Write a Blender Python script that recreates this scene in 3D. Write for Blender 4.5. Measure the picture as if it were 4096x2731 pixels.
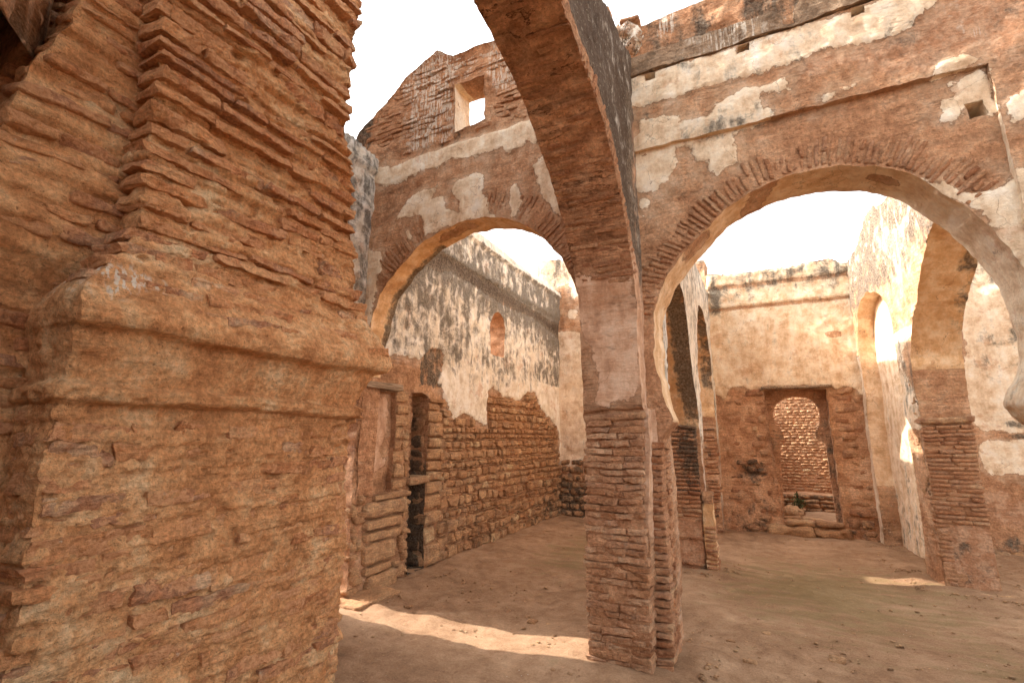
import bpy, math, random
import numpy as np
from mathutils import Vector, Matrix
from mathutils.geometry import delaunay_2d_cdt

for o in list(bpy.data.objects):
    bpy.data.objects.remove(o)
sc = bpy.context.scene
COL = sc.collection
PI = math.pi

# ------------------------------------------------------------------ camera
cam_d = bpy.data.cameras.new('camera')
cam = bpy.data.objects.new('camera', cam_d)
COL.objects.link(cam)
yaw, pitch, roll = math.radians(26.9), math.radians(10.9), math.radians(0.35)
Fv = Vector((-math.sin(yaw)*math.cos(pitch), math.cos(yaw)*math.cos(pitch), math.sin(pitch)))
Rv = Vector((math.cos(yaw), math.sin(yaw), 0))
Uv = Rv.cross(Fv)
R2 = Rv*math.cos(roll) + Uv*math.sin(roll)
U2 = Uv*math.cos(roll) - Rv*math.sin(roll)
m = Matrix((R2, U2, -Fv)).transposed().to_4x4()
m.translation = Vector((0, 0, 1.6))
cam.matrix_world = m
cam_d.sensor_width = 36
cam_d.lens = 1945.0/4096*36
cam_d.clip_start = 0.05
cam_d.clip_end = 3000
sc.camera = cam

# ------------------------------------------------------------------ light
SUN_T = 0.612      # tangent of the sun's elevation
SUN_S = 0.05       # y drift per metre along x
sun_dir = Vector((1, SUN_S, -SUN_T)).normalized()
world = bpy.data.worlds.new('World')
sc.world = world
world.use_nodes = True
wn = world.node_tree
wn.nodes.clear()
sky = wn.nodes.new('ShaderNodeTexSky')
sky.sky_type = 'NISHITA'
sky.sun_disc = False
sky.sun_elevation = math.atan(SUN_T)
sky.sun_rotation = math.atan2(-sun_dir.x, -sun_dir.y)
sky.air_density = 1.0
sky.dust_density = 4.0
sky.ozone_density = 0.6
hs = wn.nodes.new('ShaderNodeHueSaturation')
hs.inputs['Saturation'].default_value = 0.08
bg = wn.nodes.new('ShaderNodeBackground')
bg.inputs['Strength'].default_value = 0.15
wo = wn.nodes.new('ShaderNodeOutputWorld')
wn.links.new(sky.outputs[0], hs.inputs['Color'])
wb = wn.nodes.new('ShaderNodeMix')
wb.data_type = 'RGBA'
wb.blend_type = 'MULTIPLY'
wb.inputs[0].default_value = 1.0
wb.inputs[7].default_value = (1.0, .995, .98, 1)      # hazy warm white of the sky
wn.links.new(hs.outputs[0], wb.inputs[6])
wn.links.new(wb.outputs[2], bg.inputs['Color'])
wn.links.new(bg.outputs[0], wo.inputs['Surface'])
sl = bpy.data.lights.new('sun', 'SUN')
sl.energy = 2.35
sl.angle = math.radians(0.53)
sl.color = (1.0, 0.92, 0.82)
so = bpy.data.objects.new('sun', sl)
so.rotation_euler = sun_dir.to_track_quat('-Z', 'Y').to_euler()
so.location = (-8, 0, 8)
COL.objects.link(so)
vs = sc.view_settings
vs.view_transform = 'Standard'
vs.look = 'None'
vs.exposure = 2.32
vs.gamma = 1
vs.use_curve_mapping = False
sc.cycles.max_bounces = 10
sc.cycles.diffuse_bounces = 6

# ------------------------------------------------------------------ noise
def _hash(ix, iy, iz, s):
    h = (ix.astype(np.uint32)*np.uint32(374761393) + iy.astype(np.uint32)*np.uint32(668265263)
         + iz.astype(np.uint32)*np.uint32(2147483647-58) + np.uint32((s*1274126177) & 0xffffffff))
    h = (h ^ (h >> np.uint32(13)))*np.uint32(1274126177)
    h = (h ^ (h >> np.uint32(15)))*np.uint32(2246822519)
    h = h ^ (h >> np.uint32(16))
    return h.astype(np.float64)/2147483647.5 - 1.0

def vn(p, s=0):
    p = np.asarray(p, float)
    i = np.floor(p).astype(np.int64)
    f = p - i
    u = f*f*f*(f*(f*6-15)+10)
    r = 0
    for dx in (0, 1):
        wx = u[:, 0] if dx else 1-u[:, 0]
        for dy in (0, 1):
            wy = u[:, 1] if dy else 1-u[:, 1]
            for dz in (0, 1):
                wz = u[:, 2] if dz else 1-u[:, 2]
                r = r + wx*wy*wz*_hash(i[:, 0]+dx, i[:, 1]+dy, i[:, 2]+dz, s)
    return r

def fbm(p, s=0, octv=3, gain=0.5):
    p = np.asarray(p, float)
    r, a = 0, 1.0
    for k in range(octv):
        r = r + a*vn(p*(2.03**k)+k*7.3, s+k*17)
        a *= gain
    return r

def vecn(p, s=0, octv=2):
    return np.stack([fbm(p, s+1, octv), fbm(p, s+101, octv), fbm(p, s+201, octv)], -1)

def D(p):
    """slow unevenness shared by every wall and the pieces set in it"""
    p = np.asarray(p, float)
    return 0.014*vecn(p*1.7, 5, 2)

# ------------------------------------------------------------------ 2d tools
def inside(P, poly):
    x, y = P[:, 0], P[:, 1]
    poly = np.asarray(poly, float)
    r = np.zeros(len(P), bool)
    a = poly
    b = np.roll(poly, -1, 0)
    for (x0, y0), (x1, y1) in zip(a, b):
        if y0 == y1:
            continue
        c = ((y0 > y) != (y1 > y)) & (x < (x1-x0)*(y-y0)/(y1-y0)+x0)
        r ^= c
    return r

def segdist(P, poly):
    poly = np.asarray(poly, float)
    d = np.full(len(P), 1e9)
    for a, b in zip(poly, np.roll(poly, -1, 0)):
        e = b-a
        L = max(e@e, 1e-12)
        t = np.clip(((P-a)@e)/L, 0, 1)
        q = P-a-t[:, None]*e
        d = np.minimum(d, np.hypot(q[:, 0], q[:, 1]))
    return d

def sdf(P, polys):
    """signed distance, positive inside the union"""
    r = np.full(len(P), -1e9)
    for p in polys:
        d = segdist(P, p)
        r = np.maximum(r, np.where(inside(P, p), d, -d))
    return r

def densify(loop, res):
    out = []
    n = len(loop)
    for i in range(n):
        a = np.array(loop[i], float)
        b = np.array(loop[(i+1) % n], float)
        k = max(1, int(round(np.hypot(*(b-a))/res)))
        for j in range(k):
            out.append(a+(b-a)*j/k)
    return np.array(out)

def smooth_curve(pts, n=6):
    """Catmull-Rom through the points (open)"""
    P = [np.array(p, float) for p in pts]
    out = []
    for i in range(len(P)-1):
        p0 = P[max(i-1, 0)]
        p1 = P[i]
        p2 = P[i+1]
        p3 = P[min(i+2, len(P)-1)]
        for k in range(n):
            t = k/n
            out.append(tuple(0.5*((2*p1)+(-p0+p2)*t+(2*p0-5*p1+4*p2-p3)*t*t+(-p0+3*p1-3*p2+p3)*t**3)))
    out.append(tuple(P[-1]))
    return out

def smoothstep(a, b, x):
    t = np.clip((x-a)/(b-a), 0, 1)
    return t*t*(3-2*t)

# ------------------------------------------------------------------ mesh tools
def tagit(o, label=None, cat=None, group=None, kind=None):
    if label: o['label'] = label
    if cat: o['category'] = cat
    if group: o['group'] = group
    if kind: o['kind'] = kind
    return o

def empty(name, loc, label=None, cat=None, group=None, kind=None):
    o = bpy.data.objects.new(name, None)
    o.location = loc
    COL.objects.link(o)
    return tagit(o, label, cat, group, kind)

def mesh_obj(name, V, T, mat, parent=None, attrs=None, smooth=True, kind=None, origin=None):
    V = np.asarray(V, float)
    T = np.asarray(T, np.int64)
    if origin is None:
        origin = V.mean(0)
    origin = np.asarray(origin, float)
    me = bpy.data.meshes.new(name)
    me.vertices.add(len(V))
    me.vertices.foreach_set('co', (V-origin).astype(np.float32).ravel())
    nv = T.shape[1]
    me.loops.add(T.size)
    me.loops.foreach_set('vertex_index', T.astype(np.int32).ravel())
    me.polygons.add(len(T))
    me.polygons.foreach_set('loop_start', (np.arange(len(T))*nv).astype(np.int32))
    me.polygons.foreach_set('loop_total', np.full(len(T), nv, np.int32))
    me.polygons.foreach_set('use_smooth', np.full(len(T), smooth, bool))
    if attrs:
        for k, a in attrs.items():
            at = me.attributes.new(k, 'FLOAT', 'POINT')
            at.data.foreach_set('value', np.asarray(a, np.float32))
    me.update(calc_edges=True)
    me.materials.append(mat)
    o = bpy.data.objects.new(name, me)
    COL.objects.link(o)
    if parent is not None:
        off = np.zeros(3)
        q = parent
        while q is not None:
            off = off+np.array(q.location)
            q = q.parent
        o.parent = parent
        o.location = origin-off
    else:
        o.location = origin
    if kind: o['kind'] = kind
    return o

class Fr:
    """plane frame: u along U, v along V, w outwards along N"""
    def __init__(s, O, U, V=(0, 0, 1)):
        s.O = np.array(O, float); s.U = np.array(U, float); s.U /= np.linalg.norm(s.U)
        s.V = np.array(V, float); s.N = np.cross(s.U, s.V)
    def P(s, u, v, w=0.0):
        u = np.asarray(u, float); v = np.asarray(v, float); w = np.asarray(w, float)+0*u
        return s.O+u[..., None]*s.U+v[..., None]*s.V+w[..., None]*s.N

def wall(name, fr, outline, holes, thick, res, mat, parent=None, attr=None, relief=None,
         rag=0.012, dn=0.006, seed=0, backres=None, origin=None):
    """a slab with any outline. holes: dicts poly, depth (None = through), rag"""
    loops = []
    def rough(loop, amp, sd):
        L = densify(loop, res)
        P = fr.P(L[:, 0], L[:, 1])
        L = L+amp*np.stack([fbm(P*7, sd+3, 3), fbm(P*7, sd+9, 3)], -1)
        return L
    loops.append(('o', rough(outline, rag, seed), None))
    for k, h in enumerate(holes):
        loops.append(('h%d' % k, rough(h['poly'], h.get('rag', rag), seed+20+k), h.get('depth')))
    out = loops[0][1]
    lo, hi = out.min(0), out.max(0)
    gx, gy = np.meshgrid(np.arange(lo[0], hi[0], res), np.arange(lo[1], hi[1], res), indexing='ij')
    rng = np.random.RandomState(seed+1)
    G = np.stack([gx.ravel(), gy.ravel()], -1)
    G += rng.uniform(-.28, .28, G.shape)*res
    ok = inside(G, out)
    for _, L, _d in loops[1:]:
        ok &= ~inside(G, L)
    G = G[ok]
    near = np.zeros(len(G), bool)
    for _, L, _d in loops:
        for a in range(0, len(L), 64):
            c = L[a:a+64]
            near |= ((np.abs(G[:, None, 0]-c[None, :, 0])+np.abs(G[:, None, 1]-c[None, :, 1])) < .6*res).any(1)
    G = G[~near]
    pts = []
    edges = []
    for _, L, _d in loops:
        s0 = len(pts)
        pts += [Vector(p) for p in L]
        edges += [(s0+i, s0+(i+1) % len(L)) for i in range(len(L))]
    npt = len(pts)
    def tri2(P, E):
        v, e, f, _, _, _ = delaunay_2d_cdt(P, E, [], 0, 1e-6)
        v = np.array([(a.x, a.y) for a in v])
        f = np.array([t for t in f if len(t) == 3])
        c = v[f].mean(1)
        k = inside(c, out)
        for _, L, _d in loops[1:]:
            k &= ~inside(c, L)
        f = f[k]
        a, b, cc = v[f[:, 0]], v[f[:, 1]], v[f[:, 2]]
        ar = (b[:, 0]-a[:, 0])*(cc[:, 1]-a[:, 1])-(b[:, 1]-a[:, 1])*(cc[:, 0]-a[:, 0])
        f[ar < 0] = f[ar < 0][:, ::-1]
        return v, f
    v2, f2 = tri2(pts+[Vector(p) for p in G], edges)
    V = []; T = []; UVW = []; REG = []
    nV = 0
    def push(uv, w, tri, reg):
        nonlocal nV
        V.append(fr.P(uv[:, 0], uv[:, 1], w))
        UVW.append(np.column_stack([uv, np.zeros(len(uv))+w]))
        REG.append(np.full(len(uv), reg))
        T.append(np.asarray(tri)+nV)
        nV += len(uv)
    rel = np.zeros(len(v2))
    if relief is not None:
        ed = np.full(len(v2), 1e9)
        for _, L, _d in loops:
            sub = L[::2]
            for a in range(0, len(sub), 64):
                c = sub[a:a+64]
                ed = np.minimum(ed, np.hypot(v2[:, None, 0]-c[None, :, 0], v2[:, None, 1]-c[None, :, 1]).min(1))
        rel = relief(v2[:, 0], v2[:, 1])*smoothstep(0, .05, ed)
    push(v2, rel, f2, 0)
    # rings
    for k, (nm, L, dep) in enumerate(loops):
        d = thick if dep is None else dep
        n = len(L)
        nr = max(1, int(math.ceil(d/(res*1.3))))
        ww = -d*np.arange(nr+1)/nr
        uv = np.tile(L, (nr+1, 1))
        w = np.repeat(ww, n)
        idx = np.arange(n)
        q = []
        for r in range(nr):
            a = r*n+idx
            b = r*n+(idx+1) % n
            c = a+n
            e = b+n
            q.append(np.column_stack([a, c, b]))
            q.append(np.column_stack([b, c, e]))
        q = np.vstack(q)
        area = 0.5*np.sum(L[:, 0]*np.roll(L[:, 1], -1)-np.roll(L[:, 0], -1)*L[:, 1])
        flip = (area < 0) if k == 0 else (area > 0)
        if flip:
            q = q[:, ::-1]
        push(uv, w, q, k+1)
        if dep is not None and dep < thick:
            lo2, hi2 = L.min(0), L.max(0)
            g1, g2 = np.meshgrid(np.arange(lo2[0], hi2[0], res), np.arange(lo2[1], hi2[1], res), indexing='ij')
            g = np.stack([g1.ravel(), g2.ravel()], -1)
            g = g[inside(g, L)]
            if len(g):
                g = g[segdist(g, L) > .5*res]
            v, e, f, _, _, _ = delaunay_2d_cdt([Vector(p) for p in L]+[Vector(p) for p in g],
                                               [(i, (i+1) % n) for i in range(n)], [], 0, 1e-6)
            v = np.array([(a.x, a.y) for a in v]); f = np.array(f)
            f = f[inside(v[f].mean(1), L)]
            a, b, cc = v[f[:, 0]], v[f[:, 1]], v[f[:, 2]]
            ar = (b[:, 0]-a[:, 0])*(cc[:, 1]-a[:, 1])-(b[:, 1]-a[:, 1])*(cc[:, 0]-a[:, 0])
            f[ar < 0] = f[ar < 0][:, ::-1]
            push(v, -d, f, k+1+50)
    # back
    loops_b = [l for l in loops if l[2] is None or l[2] >= thick]
    sv = loops
    bp = []
    be = []
    for _, L, _d in loops_b:
        s0 = len(bp)
        bp += [Vector(p) for p in L]
        be += [(s0+i, s0+(i+1) % len(L)) for i in range(len(L))]
    v, e, f, _, _, _ = delaunay_2d_cdt(bp, be, [], 0, 1e-6)
    v = np.array([(a.x, a.y) for a in v]); f = np.array(f)
    c = v[f].mean(1)
    kk = inside(c, loops_b[0][1])
    for _, L, _d in loops_b[1:]:
        kk &= ~inside(c, L)
    f = f[kk]
    a, b, cc = v[f[:, 0]], v[f[:, 1]], v[f[:, 2]]
    ar = (b[:, 0]-a[:, 0])*(cc[:, 1]-a[:, 1])-(b[:, 1]-a[:, 1])*(cc[:, 0]-a[:, 0])
    f[ar > 0] = f[ar > 0][:, ::-1]
    push(v, -thick, f, 99)
    V = np.vstack(V); T = np.vstack(T); UVW = np.vstack(UVW); REG = np.concatenate(REG)
    P0 = V.copy()
    V = V+D(P0)+dn*vecn(P0*9, seed+40, 3)+.35*dn*vecn(P0*34, seed+60, 2)
    at = {'pl': np.full(len(V), -1.0), 'st': np.zeros(len(V)), 'sal': np.full(len(V), -1.0), 'wh': np.zeros(len(V)), 'alt': np.zeros(len(V))}
    if attr is not None:
        at.update(attr(UVW[:, 0], UVW[:, 1], UVW[:, 2], REG, P0))
    if origin is None:
        origin = fr.P(np.array([(lo[0]+hi[0])/2]), np.array([max(lo[1], 0)]), -thick/2)[0]
    return mesh_obj(name, V, T, mat, parent, at, True, origin=origin)

def boxgrid(x0, x1, y0, y1, z0, z1, res):
    """closed box with gridded faces (quads->tris), vertices duplicated at the edges"""
    V = []; T = []; n = 0
    def face(o, a, b):
        nonlocal n
        o, a, b = map(lambda q: np.array(q, float), (o, a, b))
        na = max(1, int(np.linalg.norm(a)/res)); nb = max(1, int(np.linalg.norm(b)/res))
        s, t = np.meshgrid(np.linspace(0, 1, na+1), np.linspace(0, 1, nb+1), indexing='ij')
        P = o+s.ravel()[:, None]*a+t.ravel()[:, None]*b
        i, j = np.meshgrid(np.arange(na), np.arange(nb), indexing='ij')
        k = (i*(nb+1)+j).ravel()
        q = np.vstack([np.column_stack([k, k+nb+1, k+nb+2]), np.column_stack([k, k+nb+2, k+1])])
        V.append(P); T.append(q+n); n += len(P)
    X, Y, Z = x1-x0, y1-y0, z1-z0
    face((x1, y0, z0), (0, Y, 0), (0, 0, Z))
    face((x0, y1, z0), (0, -Y, 0), (0, 0, Z))
    face((x0, y0, z0), (X, 0, 0), (0, 0, Z))
    face((x1, y1, z0), (-X, 0, 0), (0, 0, Z))
    face((x0, y0, z1), (X, 0, 0), (0, Y, 0))
    if z0 > 1: face((x0, y1, z0), (X, 0, 0), (0, -Y, 0))
    return np.vstack(V), np.vstack(T)

_tmpl = {}
def cube_tmpl(nx, ny, nz):
    key = (nx, ny, nz)
    if key in _tmpl: return _tmpl[key]
    idx = {}
    V = []
    def gid(i, j, k):
        if (i, j, k) not in idx:
            idx[(i, j, k)] = len(V)
            V.append((2*i/nx-1, 2*j/ny-1, 2*k/nz-1))
        return idx[(i, j, k)]
    T = []
    def quad(a, b, c, d):
        T.append((a, b, c)); T.append((a, c, d))
    for j in range(ny):
        for k in range(nz):
            quad(gid(nx, j, k), gid(nx, j+1, k), gid(nx, j+1, k+1), gid(nx, j, k+1))
            quad(gid(0, j, k), gid(0, j, k+1), gid(0, j+1, k+1), gid(0, j+1, k))
    for i in range(nx):
        for k in range(nz):
            quad(gid(i, ny, k), gid(i, ny, k+1), gid(i+1, ny, k+1), gid(i+1, ny, k))
            quad(gid(i, 0, k), gid(i+1, 0, k), gid(i+1, 0, k+1), gid(i, 0, k+1))
    for i in range(nx):
        for j in range(ny):
            quad(gid(i, j, nz), gid(i+1, j, nz), gid(i+1, j+1, nz), gid(i, j+1, nz))
            quad(gid(i, j, 0), gid(i, j+1, 0), gid(i+1, j+1, 0), gid(i+1, j, 0))
    _tmpl[key] = (np.array(V, float), np.array(T))
    return _tmpl[key]

class Rocks:
    """collects bricks / stones; each becomes a child object with its own irregular shape"""
    def __init__(s, seed=0):
        s.items = []
        s.r = random.Random(seed)
        s.seed = seed
    def add(s, c, half, axes=None, rnd=0.3, amp=0.05, jit=0.12, seg=(4, 2, 2), area=0):
        s.items.append((tuple(c), tuple(half), np.eye(3) if axes is None else np.asarray(axes, float),
                        rnd, amp, jit, seg, s.r.random()*100))
    def geo(s, it):
        c, h, A, rnd, amp, jit, seg, sd = it
        q, T = cube_tmpl(*seg)
        h = np.array(h)
        rr = rnd*h.min()*1.6
        rr = min(rr, h.min()*.98)
        p = q*h
        inn = np.clip(p, -(h-rr), h-rr)
        d = p-inn
        L = np.linalg.norm(d, axis=1, keepdims=True)
        p = np.where(L > 1e-9, inn+d/np.maximum(L, 1e-9)*rr, p)
        rs = np.random.RandomState(int(sd*1e5) % 2**31)
        J = rs.uniform(-1, 1, (2, 2, 2, 3))*jit*np.minimum(h, h.min()*2.2)
        t = (q+1)/2
        w = 0
        for i in (0, 1):
            for j in (0, 1):
                for k in (0, 1):
                    ww = (t[:, 0] if i else 1-t[:, 0])*(t[:, 1] if j else 1-t[:, 1])*(t[:, 2] if k else 1-t[:, 2])
                    w = w+ww[:, None]*J[i, j, k]
        p = p+w
        return p@A+np.array(c), T, h.min()*amp
    def build(s, name, mat, parent, stain=None, lime=None, maxn=300, kind=None, rest='rubble_infill', freq=14, hf=0.0, follow=True, smooth=True):
        if not s.items: return []
        geos = [s.geo(it) for it in s.items]
        P = np.vstack([g[0] for g in geos])
        amp = np.concatenate([np.full(len(g[0]), g[2]) for g in geos])[:, None]
        sd = np.concatenate([np.full(len(g[0]), it[7]) for g, it in zip(geos, s.items)])[:, None]
        N = P+amp*vecn(P*freq+sd, s.seed+11, 2)+.45*amp*vecn(P*freq*3.1+sd, s.seed+31, 2)
        N = N-.30*amp*(1-2*np.abs(vecn(P*freq*1.7+sd, s.seed+51, 1)))
        if hf: N = N+hf*vecn(P*55, s.seed+71, 2)
        if follow: N = N+D(P)
        st = stain(P) if stain is not None else np.zeros(len(P))
        wl_ = lime(P) if lime is not None else np.zeros(len(P))
        k = 0
        objs = []
        order = list(range(len(geos)))
        if len(order) > maxn:
            order.sort(key=lambda i: -s.items[i][1][0]*s.items[i][1][2]/(0.3+np.linalg.norm(np.array(s.items[i][0])-np.array([0, 0, 1.6])))**2)
        single = set(order[:maxn]) if kind is None else set()
        RV = []; RT = []; RS = []; rn = 0
        for i, (g, T, a) in enumerate(geos):
            n = len(g)
            if i in single:
                objs.append(mesh_obj(name, N[k:k+n], T, mat, parent, {'st': st[k:k+n], 'wh': wl_[k:k+n]} if lime else {'st': st[k:k+n]}, smooth))
            else:
                RV.append(N[k:k+n]); RT.append(T+rn); RS.append(st[k:k+n]); rn += n
            k += n
        if RV:
            o = mesh_obj(rest, np.vstack(RV), np.vstack(RT), mat, parent, {'st': np.concatenate(RS)}, True)
            o['kind'] = 'stuff'
            objs.append(o)
        return objs

# ------------------------------------------------------------------ materials
def S(r, g, b):
    f = lambda c: ((c/255+0.055)/1.055)**2.4 if c/255 > 0.04045 else c/255/12.92
    return (f(r), f(g), f(b), 1)

class NT:
    def __init__(s, name):
        s.m = bpy.data.materials.new(name)
        s.m.use_nodes = True
        s.t = s.m.node_tree
        s.t.nodes.clear()
        s.out = s.t.nodes.new('ShaderNodeOutputMaterial')
        s.bs = s.t.nodes.new('ShaderNodeBsdfPrincipled')
        s.bs.inputs['Roughness'].default_value = 0.93
        s.bs.inputs['Specular IOR Level'].default_value = 0.15
        s.t.links.new(s.bs.outputs[0], s.out.inputs['Surface'])
        g = s.t.nodes.new('ShaderNodeNewGeometry')
        s.pos = g.outputs['Position']
    def L(s, a, b): s.t.links.new(a, b)
    def inp(s, sock, v):
        if isinstance(v, bpy.types.NodeSocket): s.L(v, sock)
        else: sock.default_value = v
    def vec(s, v, mul, add=(0, 0, 0)):
        n = s.t.nodes.new('ShaderNodeVectorMath'); n.operation = 'MULTIPLY_ADD'
        s.L(v, n.inputs[0]); n.inputs[1].default_value = mul; n.inputs[2].default_value = add
        return n.outputs[0]
    def noise(s, scale, detail=4, rough=0.55, v=None, dist=0.0):
        n = s.t.nodes.new('ShaderNodeTexNoise')
        n.inputs['Scale'].default_value = scale
        n.inputs['Detail'].default_value = detail
        n.inputs['Roughness'].default_value = rough
        n.inputs['Distortion'].default_value = dist
        s.L(v if v is not None else s.pos, n.inputs['Vector'])
        return n.outputs['Fac']
    def m_(s, op, a, b=0.0, c=0.0, clamp=False):
        n = s.t.nodes.new('ShaderNodeMath'); n.operation = op; n.use_clamp = clamp
        s.inp(n.inputs[0], a); s.inp(n.inputs[1], b); s.inp(n.inputs[2], c)
        return n.outputs[0]
    def ss(s, x, a, b, o0=0.0, o1=1.0):
        n = s.t.nodes.new('ShaderNodeMapRange'); n.interpolation_type = 'SMOOTHSTEP'
        s.inp(n.inputs['Value'], x)
        n.inputs['From Min'].default_value = a; n.inputs['From Max'].default_value = b
        n.inputs['To Min'].default_value = o0; n.inputs['To Max'].default_value = o1
        return n.outputs[0]
    def ramp(s, x, cols):
        n = s.t.nodes.new('ShaderNodeValToRGB')
        e = n.color_ramp.elements
        while len(e) < len(cols): e.new(0.5)
        for i, (p, c) in enumerate(cols):
            e[i].position = p; e[i].color = c
        s.inp(n.inputs[0], x)
        return n.outputs[0]
    def mix(s, f, a, b, mode='MIX'):
        n = s.t.nodes.new('ShaderNodeMix'); n.data_type = 'RGBA'; n.blend_type = mode
        s.inp(n.inputs[0], f); s.inp(n.inputs[6], a); s.inp(n.inputs[7], b)
        return n.outputs[2]
    def attr(s, name):
        n = s.t.nodes.new('ShaderNodeAttribute'); n.attribute_name = name
        return n.outputs['Fac']
    def grey(s, v):
        n = s.t.nodes.new('ShaderNodeCombineColor')
        for i in range(3): s.inp(n.inputs[i], v)
        return n.outputs[0]
    def bump(s, h, dist, strength=1.0, nrm=None):
        n = s.t.nodes.new('ShaderNodeBump')
        n.inputs['Strength'].default_value = strength
        n.inputs['Distance'].default_value = dist
        s.L(h, n.inputs['Height'])
        if nrm is not None: s.L(nrm, n.inputs['Normal'])
        return n.outputs[0]
    def done(s, col, nrm=None):
        s.inp(s.bs.inputs['Base Color'], col)
        if nrm is not None: s.L(nrm, s.bs.inputs['Normal'])
        return s.m

DARK = S(58, 52, 46)
def masonry(name, earth, plaster, salmon=(S(196, 146, 112), S(218, 176, 144)), alt=None, strat=0.0, rel=1.0):
    n = NT(name)
    n1 = n.noise(1.1, 4)
    n2 = n.noise(7, 7, .66)
    n3 = n.noise(42, 6, .7)
    n4 = n.noise(170, 4, .7)
    n3c = n.ss(n3, .34, .66)
    n4c = n.ss(n4, .32, .68)
    stre = n.noise(1.0, 6, .65, n.vec(n.pos, (8, 8, 1.6)))
    fine_st = n.noise(1.0, 4, .6, n.vec(n.pos, (45, 45, 2.6)))
    bed = n.noise(1.0, 6, .65, n.vec(n.pos, (4, 4, 34)))
    x = n.m_('ADD', n.m_('MULTIPLY', n1, .4), n.m_('MULTIPLY', n2, .6))
    e = n.ramp(x, [(.36, earth[0]), (.47, earth[1]), (.54, earth[2]), (.64, earth[3])])
    e = n.mix(.75, e, n.grey(n.m_('ADD', n.m_('MULTIPLY', n3c, .55), n.m_('ADD', n.m_('MULTIPLY', n4c, .20), .60))), 'MULTIPLY')
    if strat:
        e = n.mix(strat, e, n.grey(n.ss(bed, .36, .58, .5, 1.1)), 'MULTIPLY')
    lam = n.noise(1.0, 5, .6, n.vec(n.pos, (3.2, 3.2, 30), (3, 1, 7)))
    line = n.ss(n.m_('ABSOLUTE', n.m_('SUBTRACT', lam, .5)), .0, .016, 1, 0)
    line = n.m_('MULTIPLY', line, n.ss(n.noise(2.4, 5, .6), .50, .60))
    if strat:
        e = n.mix(n.m_('MULTIPLY', line, min(1, strat*1.3)), e, S(92, 58, 40))
    pitc = n.ss(n.noise(64, 4, .6), .62, .68)
    e = n.mix(n.m_('MULTIPLY', pitc, .5), e, S(84, 54, 40))
    y = n.m_('ADD', n.m_('MULTIPLY', stre, .4), n.m_('MULTIPLY', n2, .6))
    p = n.ramp(y, [(.38, plaster[0]), (.47, plaster[1]), (.53, plaster[2]), (.62, plaster[3])])
    if alt:
        p_ = n.ramp(y, [(.38, alt[0]), (.47, alt[1]), (.53, alt[2]), (.62, alt[3])])
        p = n.mix(n.attr('alt'), p, p_)
    p = n.mix(.45, p, n.grey(n.m_('ADD', n.m_('MULTIPLY', n3c, .30), n.m_('ADD', n.m_('MULTIPLY', n4c, .12), .76))), 'MULTIPLY')
    en = n.m_('SUBTRACT', n.noise(11, 8, .68), .5)
    d1 = n.m_('ADD', n.attr('pl'), n.m_('MULTIPLY', en, .16))
    mk = n.ss(d1, -.002, .003)
    d2 = n.m_('ADD', n.attr('sal'), n.m_('MULTIPLY', en, .3))
    mk2 = n.ss(d2, -.03, .04)
    blot = n.ss(n.noise(11, 6, .65), .42, .58)
    s_ = n.mix(blot, salmon[0], salmon[1])
    s_ = n.mix(.6, s_, n.grey(n.m_('ADD', n.m_('MULTIPLY', n3c, .5), .62)), 'MULTIPLY')
    col = n.mix(n.m_('MULTIPLY', mk2, .85), e, s_)
    ghost = n.ss(n.m_('ADD', n.attr('pl'), n.m_('MULTIPLY', n.m_('SUBTRACT', n.noise(4.5, 8, .7), .5), .75)), -.15, .06)
    col = n.mix(n.m_('MULTIPLY', ghost, .0 if name.startswith('ochre') else .55), col, n.mix(.45, p, S(206, 164, 128)))
    # hair cracks in plaster
    vo = n.t.nodes.new('ShaderNodeTexVoronoi'); vo.feature = 'DISTANCE_TO_EDGE'; vo.inputs['Scale'].default_value = 2.3
    wob = n.t.nodes.new('ShaderNodeVectorMath'); wob.operation = 'MULTIPLY_ADD'
    nz = n.t.nodes.new('ShaderNodeTexNoise'); nz.inputs['Scale'].default_value = 5; nz.inputs['Detail'].default_value = 5
    n.L(n.pos, nz.inputs['Vector'])
    n.L(nz.outputs['Color'], wob.inputs[0]); wob.inputs[1].default_value = (.36, .36, .36); n.L(n.pos, wob.inputs[2])
    n.L(wob.outputs[0], vo.inputs['Vector'])
    crack = n.ss(vo.outputs['Distance'], .0, .007, 1, 0)
    crack = n.m_('MULTIPLY', crack, n.ss(n.noise(1.6, 3), .44, .54))
    pc = n.mix(n.m_('MULTIPLY', crack, .6), p, S(112, 76, 56))
    # brown scuffs where the top coat is worn thin
    worn = n.ss(n.noise(3.4, 8, .72), .57, .63)
    pc = n.mix(n.m_('MULTIPLY', worn, .45), pc, n.mix(.5, e, S(196, 150, 116)))
    col = n.mix(mk, col, pc)
    rim = n.m_('MULTIPLY', n.ss(d1, -.012, -.002), n.ss(d1, -.002, .001, 1, 0))
    col = n.mix(n.m_('MULTIPLY', rim, .4), col, S(88, 58, 42))
    # rain-black crust
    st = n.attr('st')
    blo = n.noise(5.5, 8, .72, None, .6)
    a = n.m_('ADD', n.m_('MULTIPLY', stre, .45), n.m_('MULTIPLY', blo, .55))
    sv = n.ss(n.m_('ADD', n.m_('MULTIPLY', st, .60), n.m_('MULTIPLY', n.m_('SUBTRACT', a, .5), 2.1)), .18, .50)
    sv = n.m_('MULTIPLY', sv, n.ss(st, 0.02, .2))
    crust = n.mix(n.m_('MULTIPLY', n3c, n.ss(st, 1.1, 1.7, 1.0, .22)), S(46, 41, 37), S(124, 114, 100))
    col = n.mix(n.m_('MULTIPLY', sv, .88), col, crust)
    lich = n.m_('MULTIPLY', sv, n.ss(n.noise(34, 5, .7), .58, .64))
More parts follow.
